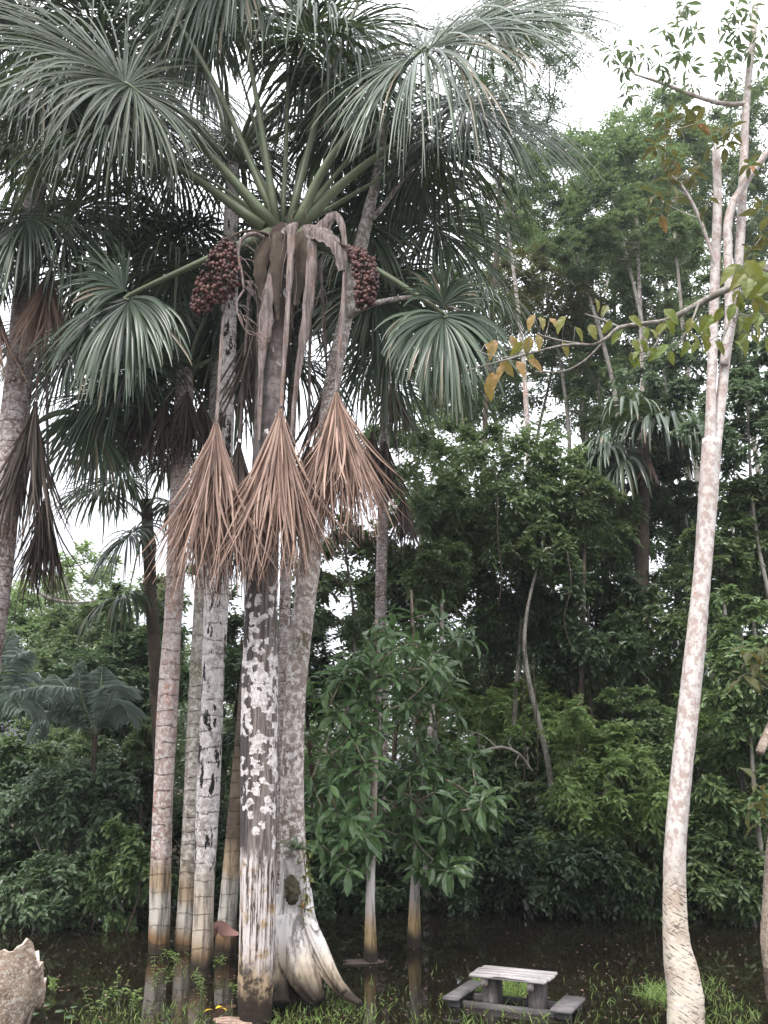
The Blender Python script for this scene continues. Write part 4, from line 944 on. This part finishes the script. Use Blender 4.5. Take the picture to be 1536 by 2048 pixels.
SL = [
 ('slim pale trunk right of the lower right palm frond', 1010, 430, 33, 70, 70, 1000), ('slim pale trunk under the yellow branch leaves', 1150, 520, 34, 60, 60, 1175),
 ('slim grey trunk left of the skyline crown stem', 1240, 470, 33, 60, 60, 1222), ('pair side slim trunk nearest the skyline crown', 1275, 460, 34, 60, 60, 1262),
 ('slim whitish trunk just left of the forked tree', 1350, 480, 32, 55, 60, 1338), ('slim dark trunk between shaggy palm and bright bush', 1170, 1010, 24.5, 60, 60, 1105),
 ('slim grey trunk behind the right hand sapling', 880, 1130, 23.5, 60, 60, 846), ('slim spotted trunk behind the bright bush', 1090, 1100, 24., 60, 50, 1085),
 ('slim mottled trunk right of the white forked trunk', 1440, 1120, 22.2, 60, 60, 1452), ('slim pale trunk near the right frame edge', 1500, 1030, 22.5, 50, 60, 1500),
 ('slim crooked trunk above the water left of the pinkish palm', 300, 1480, 24., 50, 60, 292)]
for i, (lb, x, y, Y, rx, ry, bs) in enumerate(SL):
    tree('slender_tree', lb, x, y, Y, rx, ry, 'dark', .2, 650 + i, 34, 9, 8, 'brown' if 'dark' in lb or 'crooked' in lb else 'far' if i % 3 else 'lichen', None, 17 if Y > 30 else 15, bs, 'diamond')
r_ = R(720)
for i in range(7):
    x = r_.uniform(860, 1480); y0 = r_.uniform(950, 1400); l = r_.uniform(150, 330); Y = r_.uniform(21.8, 24)
    p, w = pxpath([(x, y0, Y, 2), (x + r_.uniform(-14, 14), y0 + l * .35, Y - .1, 2.2), (x + r_.uniform(-20, 20), y0 + l * .7, Y - .1, 2.2), (x + r_.uniform(-12, 12), y0 + l, Y, 2.5)], 30); m = MB(); tube(m, p, w, 6, .15, i)
    tag(m.build('liana', BARK['brown'], None, p[-1]), 'thin bare liana hanging in front of the dark forest wall', 'liana', 'lianas hanging in the forest wall')

# bank undergrowth and the far wood: masses nobody could count
r_ = R(700); lv = MB()
n = 900; cx = r_.uniform(-17, 19, n); cyy = r_.uniform(23.2, 27.5, n); cz = gz(cx, cyy) + .15 + r_.uniform(0, 1, n) ** 1.6 * 2.6
twigs(lv, r_, np.stack([cx, cyy, cz], 1), nrm(np.stack([r_.normal(0, .6, n), -np.ones(n) * .8, r_.normal(.2, .3, n)], 1)), 6, 8, .5, .18, .42, .3)
tag(lv.build('undergrowth', LEAF['deep'], None, (0, 24, 0), smooth=False), 'dark undergrowth along the flooded bank', 'undergrowth', kind='stuff')
lv = MB(); n = 4200; cx = r_.uniform(-34, 38, n); cyy = r_.uniform(38, 60, n)
hh = 8.2 + 1.8 * np.sin(cx * .35) + 1.2 * np.sin(cx * .9 + 2) + (cyy - 45) * .1; cz = .3 + r_.uniform(0, 1, n) * hh
twigs(lv, r_, np.stack([cx, cyy, cz], 1), nrm(np.stack([r_.normal(0, .6, n), -np.ones(n) * .7, r_.normal(.3, .4, n)], 1)), 8, 7, 1.1, .34, .45, .3)
tag(lv.build('far_wood', LEAF['dark'], None, (0, 48, 0), smooth=False), 'far wood seen through gaps between the nearer trees', 'wood', kind='stuff')

# pinnate palms on the left
def pinnate(mb, st, path, Ls, r, wid=.05, n=46):
    s = spline(path, 30); d = nrm(np.gradient(s, axis=0)); tube(st, s, np.linspace(.035, .008, 30), 6)
    k = np.linspace(3, 29, n).astype(int); t = np.linspace(0, 1, n)
    sd = nrm(np.cross(d[k], UP)); prof = np.sin(np.pi * (.12 + .84 * t)) ** .7
    for sg in (1, -1):
        dd = sd * sg + d[k] * .55 + r.normal(0, .08, (n, 3)) - UP * .35
        leaves(mb, s[k], dd, UP + r.normal(0, .2, (n, 3)), Ls * prof * r.uniform(.85, 1.1, n), wid, np.clip(r.normal(.5, .22, n), 0, 1), 'oval')
def pinnate_palm(label, px, py, Y, tips, Ls, seed):
    o = P(px, 1700, Y); o[2] = float(gz(o[0], Y)) - .1; t = thing('feather_palm', label, 'palm tree', o); r = R(seed)
    c = P(px, py, Y); m = MB(); tube(m, spline([o, (o + c) / 2, c], 12), np.linspace(.1, .07, 12), 10, .05, 1, .5, .02); m.build('trunk', BARK['brown'], t, o)
    for (tx, ty, dy, mx, my) in tips:
        lv, st = MB(), MB(); pinnate(lv, st, [c, P(mx, my, Y + dy * .5), P(tx, ty, Y + dy)], Ls, r)
        f = lv.build('frond', LEAF['sheen_pale'], t, o, smooth=False); st.build('midrib', PETIOLE, f, o)
pinnate_palm('silvery feather palm on the left bank', 190, 1470, 22.5, [(165, 1322, 0, 160, 1380), (235, 1370, -.5, 225, 1390), (90, 1400, -.6, 130, 1390), (60, 1480, -.8, 110, 1420), (260, 1440, -.4, 240, 1410), (150, 1350, 1.2, 165, 1390), (205, 1335, .8, 200, 1390), (110, 1350, .6, 140, 1385)], .75, 801)
pinnate_palm('feather palm with arching leaves at the left edge', -20, 1440, 21, [(150, 1375, -1, 60, 1378), (60, 1300, -.3, 10, 1330), (45, 1420, -1, 20, 1390), (90, 1440, -.4, 40, 1395), (20, 1260, .5, -5, 1330), (70, 1345, .6, 30, 1360)], .7, 802)

# pale bare branch on the left and arching bare branch in the middle
for pts, lb in (([(75, 1185, 26, 7), (110, 1200, 26, 6), (150, 1205, 26, 5), (190, 1203, 26, 3)], 'bleached bare branch below the left sky gap'),
                ([(930, 1535, 22, 6), (965, 1505, 22, 6), (1005, 1495, 22, 6), (1040, 1510, 22, 5), (1065, 1543, 22, 4)], 'arching bare pale branch right of the saplings')):
    m = MB(); p, w = pxpath(pts, 24); tube(m, p, w, 7, .1, 3); r_ = R(int(pts[0][0]))
    for k in range(9):
        b = p[r_.integers(5, 23)]; e = b + r_.normal(0, .35, 3) + UP * .2; tube(m, spline([b, (b + e) / 2 + r_.normal(0, .05, 3), e], 6), np.linspace(.018, .006, 6), 5)
    tag(m.build('bare_branch', BARK['far'], None, p[0]), lb, 'branch')

# ------------------------------------------------------------------ things in the water
def box(mb, c, size, rz=0., tilt=(0, 0), bev=.008, r=None):
    """plank with worn, bevelled edges: c = centre"""
    import bmesh
    b = bmesh.new(); bmesh.ops.create_cube(b, size=1)
    for v in b.verts: v.co = (v.co.x * size[0], v.co.y * size[1], v.co.z * size[2])
    bmesh.ops.bevel(b, geom=b.edges[:], offset=bev, segments=2, affect='EDGES')
    V = np.array([v.co[:] for v in b.verts]); fs = {}
    if r is not None: V += r.normal(0, .0025, V.shape)
    V[:, 2] += V[:, 0] * tilt[0] + V[:, 1] * tilt[1]
    ca, sa = math.cos(rz), math.sin(rz); V = np.stack([V[:, 0] * ca - V[:, 1] * sa, V[:, 0] * sa + V[:, 1] * ca, V[:, 2]], 1) + np.asarray(c)
    for f in b.faces: fs.setdefault(len(f.verts), []).append([v.index for v in f.verts])
    b.free(); mb.add(V, [np.array(x) for x in fs.values()], .5)
r_ = R(900); tc = np.array([1.87, 14.34, 0.]); tz = math.radians(-25)
tT = thing('picnic_table', 'low weathered picnic table with two benches standing in the flood water', 'picnic table', tc)
tT.rotation_euler = (0, 0, tz)
def tp(name, mat, boxes, seed=1, parent=None):
    m = MB()
    for c, s, *k in boxes: box(m, c, s, *(k or [0.]), r=R(seed))
    return m.build(name, mat, parent or tT)
tp('tabletop', WOODTOP, [((.01 * (k % 2), -.25 + k * .166, .43 + .003 * (k % 2)), (1.12 + .02 * (k % 3), .161, .045), .004 * (k - 1)) for k in range(4)])
for x in (-.32, .36): tp('leg', WOODLEG, [((x, .0, .03), (.2, .34, .756), 0.)], 3)
for x in (-.32, .36): tp('cross_beam', WOODBLOCK, [((x - .04, -.17, .35), (.075, .22, .11), 0.)], 4)
for y in (-.235, .235): tp('base_beam', WOODDARK, [((0, y, .0), (1.75, .06, .16), 0.)], 5)
for x, l, w in ((-.80, 1.15, .23), (.80, .85, .3)):
    s = tp('bench_seat', WOODSEAT, [((x, .08 if x < 0 else -.06, .13), (w, l, .045), 0.)], 6)
    for y in (-.3, .3): tp('bench_support', WOODDARK, [((x, y, .0), (w * .7, .06, .20), 0.)], 7, s)

# broken stump close by, lower left
oS = P(20, 2300, 6.); oS[2] = -.4
tS = thing('broken_stump', 'broken off pale brown stump close by in the lower left corner', 'stump', oS)
n, sd = 60, 44; zt = P(55, 1862, 6.)[2] + .03; m = MB()
ctop = P(30, 1900, 6.); z = np.linspace(-.4, zt, n); a = np.linspace(0, 2 * np.pi, sd, endpoint=False)
r_ = R(33); cxs = np.interp(z, [-.4, zt], [P(-62, 2048, 6)[0] - .42, ctop[0]]); rad = np.interp(z, [-.4, zt], [.3, .2])
V = np.zeros((n, sd, 3)); jag = .2 * np.abs(np.sin(a * 1.5 + 1.3)) + r_.uniform(0, .13, sd) + .12 * np.cos(a - 1.2)
for i in range(n):
    t = i / (n - 1); rr_ = rad[i] * (1 + .05 * np.sin(3 * a + z[i]) + r_.normal(0, .012, sd))
    V[i] = np.stack([cxs[i] + np.cos(a) * rr_, 6.0 + np.sin(a) * rr_, z[i] - smooth(.8, 1, t) * jag], 1)
inn = V[-1].copy(); inn[:, :2] = inn[:, :2] * .82 + np.array([cxs[-1], 6.]) * .18; inn2 = inn.copy(); inn2[:, 2] -= .22; inn2[:, :2] = inn2[:, :2] * .7 + np.array([cxs[-1], 6.]) * .3
W = np.concatenate([V, inn[None], inn2[None]]); N_ = n + 2
i, j = np.meshgrid(np.arange(N_ - 1), np.arange(sd), indexing='ij'); k = (j + 1) % sd
q = np.stack([i * sd + j, i * sd + k, (i + 1) * sd + k, (i + 1) * sd + j], -1).reshape(-1, 4)
W = np.vstack([W.reshape(-1, 3), [[cxs[-1], 6., inn2[:, 2].mean()]]])
cap = np.stack([(N_ - 1) * sd + np.arange(sd), (N_ - 1) * sd + (np.arange(sd) + 1) % sd, np.full(sd, N_ * sd)], 1)
cut = (n - 1) * sd
m.add(W[:n * sd], [q[:cut]]); m.build('trunk', BARK['stump'], tS, oS)
m = MB(); m.add(W, [q[cut:], cap]); m.build('broken_wood', wood_mat('torn_pale_wood', (.55, .47, .4), (.3, .22, .17), .3, (10, 10, 1.5)), tS, oS)

# grass in the shallows
lv = MB(); r_ = R(950)
def grass(poly, n, h, tb=.5, flat=0):
    xs, ys = zip(*poly); k = 0; B = []
    while k < n:
        x, y = r_.uniform(min(xs), max(xs)), r_.uniform(min(ys), max(ys)); ins = False
        for (x1, y1), (x2, y2) in zip(poly, poly[1:] + poly[:1]):
            if (y1 > y) != (y2 > y) and x < (x2 - x1) * (y - y1) / (y2 - y1) + x1: ins = not ins
        if ins and math.sin(x * .11 + y * .07) * math.sin(y * .23 - x * .04) + r_.uniform(-1, 1) > -.35: B.append(G(x, y)); k += 1
    B = np.array(B); L = h * r_.uniform(.4, 1.2, n)
    d = nrm(np.stack([r_.normal(0, .38, n), r_.normal(0, .38, n), np.ones(n)], 1)); s = nrm(np.cross(d, r_.normal(0, 1, (n, 3)))); K = 3; pts = []
    p = B - UP * .08
    for i in range(K + 1):
        w = (.0075 * (1 - (i / K) ** 1.5) + .0012) * (1 + h)
        pts.append(np.stack([p - s * w, p + s * w], 1)); d = nrm(d + np.stack([r_.normal(0, .22, n), r_.normal(0, .22, n), -np.full(n, .25 + flat)], 1)); p = p + d * (L / K)[:, None]
    V = np.stack(pts, 1).reshape(-1, 3); b = (np.arange(n)[:, None] * (K + 1) + np.arange(K))[..., None] * 2
    lv.add(V, [(b + np.array([0, 1, 3, 2])).reshape(-1, 4)], np.clip(np.repeat(r_.normal(tb, .22, n), (K + 1) * 2), 0, 1))
grass([(535, 1985), (600, 1965), (660, 1975), (720, 2010), (760, 2050), (535, 2060)], 1200, .19)
grass([(1395, 1965), (1430, 1955), (1480, 2000), (1536, 2035), (1500, 2060), (1395, 2060)], 480, .21)
grass([(945, 1962), (1000, 1955), (1062, 1962), (1060, 1990), (1000, 1998), (950, 1985)], 900, .24, .7)
grass([(1280, 1975), (1340, 1965), (1340, 2010), (1290, 2000)], 260, .28)
grass([(130, 2020), (300, 2005), (470, 2010), (480, 2060), (120, 2060)], 620, .18, .45)
grass([(700, 1960), (900, 1990), (1300, 2000), (1330, 2060), (740, 2060)], 520, .2, .45)
grass([(300, 1915), (380, 1905), (430, 1940), (400, 1960), (310, 1945)], 90, .2, .4)
grass([(1150, 1955), (1320, 1950), (1330, 1990), (1180, 2000)], 110, .2, .5)
grass([(860, 1940), (1280, 1920), (1330, 1960), (860, 1975)], 40, .2, .5)
grass([(895, 2005), (1150, 2020), (1160, 2050), (890, 2050)], 60, .26, .6)
tag(lv.build('grass', LEAF['grass'], None, (0, 14, 0), smooth=False), 'bright grass growing in the shallow water', 'grass', kind='stuff')

# leafy water weeds, each a plant of its own
WD = [(316, 1990, .5, 'upright leafy weed in the water in front of the pinkish palm'), (238, 2015, .42, 'leafy weed left of the upright weed, rising from the shallows'), (192, 2022, .3, 'small weed nearest the broken stump'),
      (400, 2010, .42, 'leafy weed below the pale cracked palm foot'), (345, 1928, .3, 'weed tuft at the pinkish palm foot'), (432, 1945, .3, 'weed tuft beside the pale cracked palm foot'),
      (480, 2005, .4, 'leafy weed at the left of the flaking trunk'), (560, 1975, .5, 'tall weed between flaking trunk and root flare'), (106, 1985, .2, 'tiny lone weed right of the broken stump'), (655, 1985, .25, 'small weed on the spreading root'), (265, 2030, .34, 'low weed at the bottom left of the water')]
for i, (x, y, h, lb) in enumerate(WD):
    r_ = R(960 + i); o = G(x, y); t = thing('water_weed', lb, 'plant', o, 'weeds in the shallow water'); st, lf = MB(), MB()
    for k in range(3):
        e = o + np.array([r_.normal(0, .13), r_.normal(0, .13), h * r_.uniform(.6, 1.1)]); s = spline([o - UP * .1 + r_.normal(0, .05, 3) * [1, 1, 0], (o + e) / 2 + r_.normal(0, .03, 3), e], 12); tube(st, s, np.linspace(.006, .003, 12), 5)
        kk = np.repeat(np.arange(4, 12), 2); n = len(kk)
        leaves(lf, s[kk], np.stack([r_.normal(0, 1, n), r_.normal(0, 1, n), r_.uniform(-.1, .5, n)], 1), UP + r_.normal(0, .3, (n, 3)), r_.uniform(.05, .1, n), .03, r_.uniform(.2, .8, n), 'oval')
    st.build('stems', PETIOLE, t, o); lf.build('foliage', LEAF['grass'], t, o, smooth=False)

# fallen palm litter
def litter(px, py, n, L, seed, label, name='fallen_frond', rise=.12, mat='deaddark', dirx=1.):
    r = R(seed); o = G(px, py); m = MB(); K = 5
    for k in range(n):
        a = r.uniform(-.5, .5); d = np.array([dirx * math.cos(a), math.sin(a) * .8, r.uniform(.0, .3)]); p = o + r.normal(0, .05, 3) * [1, 1, 0] + UP * .02; s = nrm(np.cross(d, UP)); pts = []; l = L * r.uniform(.5, 1)
        for i in range(K + 1):
            w = .018 * (1 - i / K * .8); pts += [p - s * w, p + UP * .012, p + s * w]; d = nrm(d - UP * .12); p = p + d * l / K; p[2] = max(p[2], .012)
        b = np.arange(K)[:, None] * 3; m.add(pts, [np.concatenate([b + np.array([[0, 1, 4, 3]]), b + np.array([[1, 2, 5, 4]])])], r.uniform(.1, .9))
    return tag(m.build(name, LEAF[mat], None, o), label, 'dead leaf')
litter(760, 1925, 26, .7, 1, 'dead brown frond floating at the foot of the white banded sapling', dirx=-1.)
litter(440, 2044, 30, .5, 2, 'brown fallen frond strips at the foot of the flaking trunk', mat='dead')
litter(640, 1800, 22, .9, 3, 'dry brown leaves hanging at the bank behind the leaning tree', mat='dead')
m = MB(); s = spline([P(478, 1868, 16.8), P(455, 1862, 16.8), P(436, 1850, 16.8), P(424, 1872, 16.8)], 14); strap(m, s, np.interp(np.linspace(0, 1, 14), [0, .4, 1], [.05, .24, .12]), (.5, -1, .9), .1)
tag(m.build('palm_husk', (lambda n: n.done(n.bsdf(n.mix(n.noise(n.co(), 5, 5), (.3, .15, .12), (.18, .1, .085)), .7, .3)))(NT('reddish_husk')), None, s[7]), 'reddish brown palm husk caught beside the dark leaning trunk', 'palm husk')
m = MB(); o = G(432, 2026); r_ = R(3)
leaves(m, o + r_.normal(0, .02, (3, 3)) + UP * .06, np.array([[1, -.2, .1], [.6, .5, .2], [-.9, -.3, .1]]), UP + r_.normal(0, .2, (3, 3)), .13, .07, 1., 'oval')
tag(m.build('yellow_leaf', (lambda n: n.done(n.bsdf((.75, .5, .02), .5, .3)))(NT('yellow')), None, o), 'small bright yellow fallen leaf left of the flaking trunk foot', 'leaf')
for i, (x, y) in enumerate([(95, 2010), (120, 2022), (148, 2014), (70, 2028), (140, 2034)]):
    o = G(x, y, .008); m = MB(); a = np.linspace(.25, 6.1, 18); rd = .055 + .01 * np.sin(i * 2)
    top = np.vstack([[o + UP * .004], np.stack([o[0] + np.cos(a + i) * rd, o[1] + np.sin(a + i) * rd * 1.3, np.full(18, o[2] + .004)], 1)])
    m.add(np.vstack([top, top - UP * .004]), [np.array([[0, k, k + 1] for k in range(1, 18)] + [[19, 19 + k + 1, 19 + k] for k in range(1, 18)]), np.array([[k, k + 19, k + 20, k + 1] for k in range(1, 18)])], .6)
    tag(m.build('floating_leaf', LEAF['blue'], None, o), 'small round leaf floating on the water right of the broken stump', 'leaf', 'small round leaves floating beside the stump')
m = MB(); r_ = R(77); n = 520
px_, py_ = r_.uniform(0, 1536, n), 1850 + 190 * r_.uniform(0, 1, n) ** .8
B = np.array([G(a, b, .006) for a, b in zip(px_, py_)])
leaves(m, B, np.stack([r_.normal(0, 1, n), r_.normal(0, 1, n), np.zeros(n)], 1), UP + r_.normal(0, .06, (n, 3)), r_.uniform(.02, .1, n), r_.uniform(.01, .035, n), r_.uniform(0, .8, n), 'diamond')
tag(m.build('leaf_litter', LEAF['dead'], None, (0, 14, 0), smooth=False), 'scraps of dead leaf floating on the water', 'leaf litter', kind='stuff')
# purple flowers and a red leaf on the left bank
m = MB(); r_ = R(44); o = P(30, 1462, 22.5); c = o + r_.normal(0, 1, (60, 3)) * np.array([.28, .1, .1])
leaves(m, c, r_.normal(0, 1, (60, 3)), UP + r_.normal(0, .5, (60, 3)), .08, .06, .5, 'diamond')
tF2 = m.build('purple_flowers', (lambda n: n.done(n.bsdf((.2, .11, .33), .6, .2)))(NT('purple_petal')), None, o); tag(tF2, 'spray of purple flowers at the far left of the bank', 'flowers')

# ------------------------------------------------------------------ thin haze volume added to mimic veiling glare and lift far darks
hz = bpy.data.materials.new('veil_haze'); hz.use_nodes = True; hz.node_tree.nodes.clear()
ho = hz.node_tree.nodes.new('ShaderNodeOutputMaterial'); hv = hz.node_tree.nodes.new('ShaderNodeVolumePrincipled')
hv.inputs['Color'].default_value = (.9, .95, 1, 1); hv.inputs['Density'].default_value = .0005; hv.inputs['Anisotropy'].default_value = .3
hz.node_tree.links.new(hv.outputs[0], ho.inputs['Volume'])
X0, X1, Y0, Y1, Z0, Z1 = -130, 130, -40, 170, -1.7, 48
m = MB(); m.add([(x, y, z) for z in (Z0, Z1) for y in (Y0, Y1) for x in (X0, X1)], [np.array([[0, 2, 3, 1], [4, 5, 7, 6], [0, 1, 5, 4], [2, 6, 7, 3], [0, 4, 6, 2], [1, 3, 7, 5]])])
tag(m.build('haze', hz, smooth=False), kind='stuff')

# ------------------------------------------------------------------ light, sky, camera
SUN_EL, SUN_AZ = math.radians(58), math.radians(205)
w = bpy.data.worlds.new('World'); scene.world = w; w.use_nodes = True; nt = w.node_tree; nt.nodes.clear()
sky = nt.nodes.new('ShaderNodeTexSky'); sky.sky_type = 'NISHITA'; sky.sun_disc = False; sky.sun_elevation = SUN_EL; sky.sun_rotation = SUN_AZ; sky.dust_density = 3
tcn = nt.nodes.new('ShaderNodeTexCoord'); ns = nt.nodes.new('ShaderNodeTexNoise'); ns.inputs['Scale'].default_value = 2.2; ns.inputs['Detail'].default_value = 6
cr_ = nt.nodes.new('ShaderNodeMix'); cr_.data_type = 'RGBA'; cr_.inputs[6].default_value = (8.0, 8.2, 8.8, 1); cr_.inputs[7].default_value = (9.6, 9.7, 10.0, 1)
mx = nt.nodes.new('ShaderNodeMix'); mx.data_type = 'RGBA'; mx.inputs[0].default_value = .9
bg = nt.nodes.new('ShaderNodeBackground'); bg.inputs[1].default_value = .1; wo = nt.nodes.new('ShaderNodeOutputWorld')
nt.links.new(tcn.outputs['Generated'], ns.inputs['Vector']); nt.links.new(ns.outputs['Fac'], cr_.inputs[0])
sp_ = nt.nodes.new('ShaderNodeSeparateXYZ'); nt.links.new(tcn.outputs['Generated'], sp_.inputs[0])
mr = nt.nodes.new('ShaderNodeMapRange'); nt.links.new(sp_.outputs[2], mr.inputs['Value'])
for k_, v_ in (('From Min', 0.), ('From Max', 1.), ('To Min', .46), ('To Max', 2.05)): mr.inputs[k_].default_value = v_
vm = nt.nodes.new('ShaderNodeVectorMath'); vm.operation = 'SCALE'; nt.links.new(cr_.outputs[2], vm.inputs[0]); nt.links.new(mr.outputs[0], vm.inputs['Scale'])
nt.links.new(sky.outputs[0], mx.inputs[6]); nt.links.new(vm.outputs[0], mx.inputs[7]); nt.links.new(mx.outputs[2], bg.inputs[0]); nt.links.new(bg.outputs[0], wo.inputs[0])
sl = bpy.data.lights.new('sun', 'SUN'); sl.energy = 1.5; sl.angle = math.radians(12); sl.color = (1, .97, .93)
so = bpy.data.objects.new('sun', sl); COL.objects.link(so)
# sun stands behind the camera, a little to the left
so.rotation_euler = (math.radians(90) - SUN_EL, 0, math.radians(-25)); so.location = (0, -10, 30)

cam = bpy.data.cameras.new('camera'); cam.sensor_fit = 'VERTICAL'; cam.sensor_height = 36; cam.lens = F / 2048 * 36; cam.clip_end = 2000; cam.clip_start = .05
co = bpy.data.objects.new('camera', cam); COL.objects.link(co); co.location = (0, 0, H); co.rotation_euler = (math.radians(90) + PITCH, 0, 0)
scene.camera = co
scene.render.resolution_x, scene.render.resolution_y = 768, 1024
scene.view_settings.view_transform = 'Standard'; scene.view_settings.look = 'None'; scene.view_settings.exposure = 1.3; scene.view_settings.gamma = 1
scene.cycles.max_bounces = 6; scene.cycles.diffuse_bounces = 3; scene.cycles.glossy_bounces = 3; scene.cycles.transmission_bounces = 3
scene.cycles.use_denoising = True
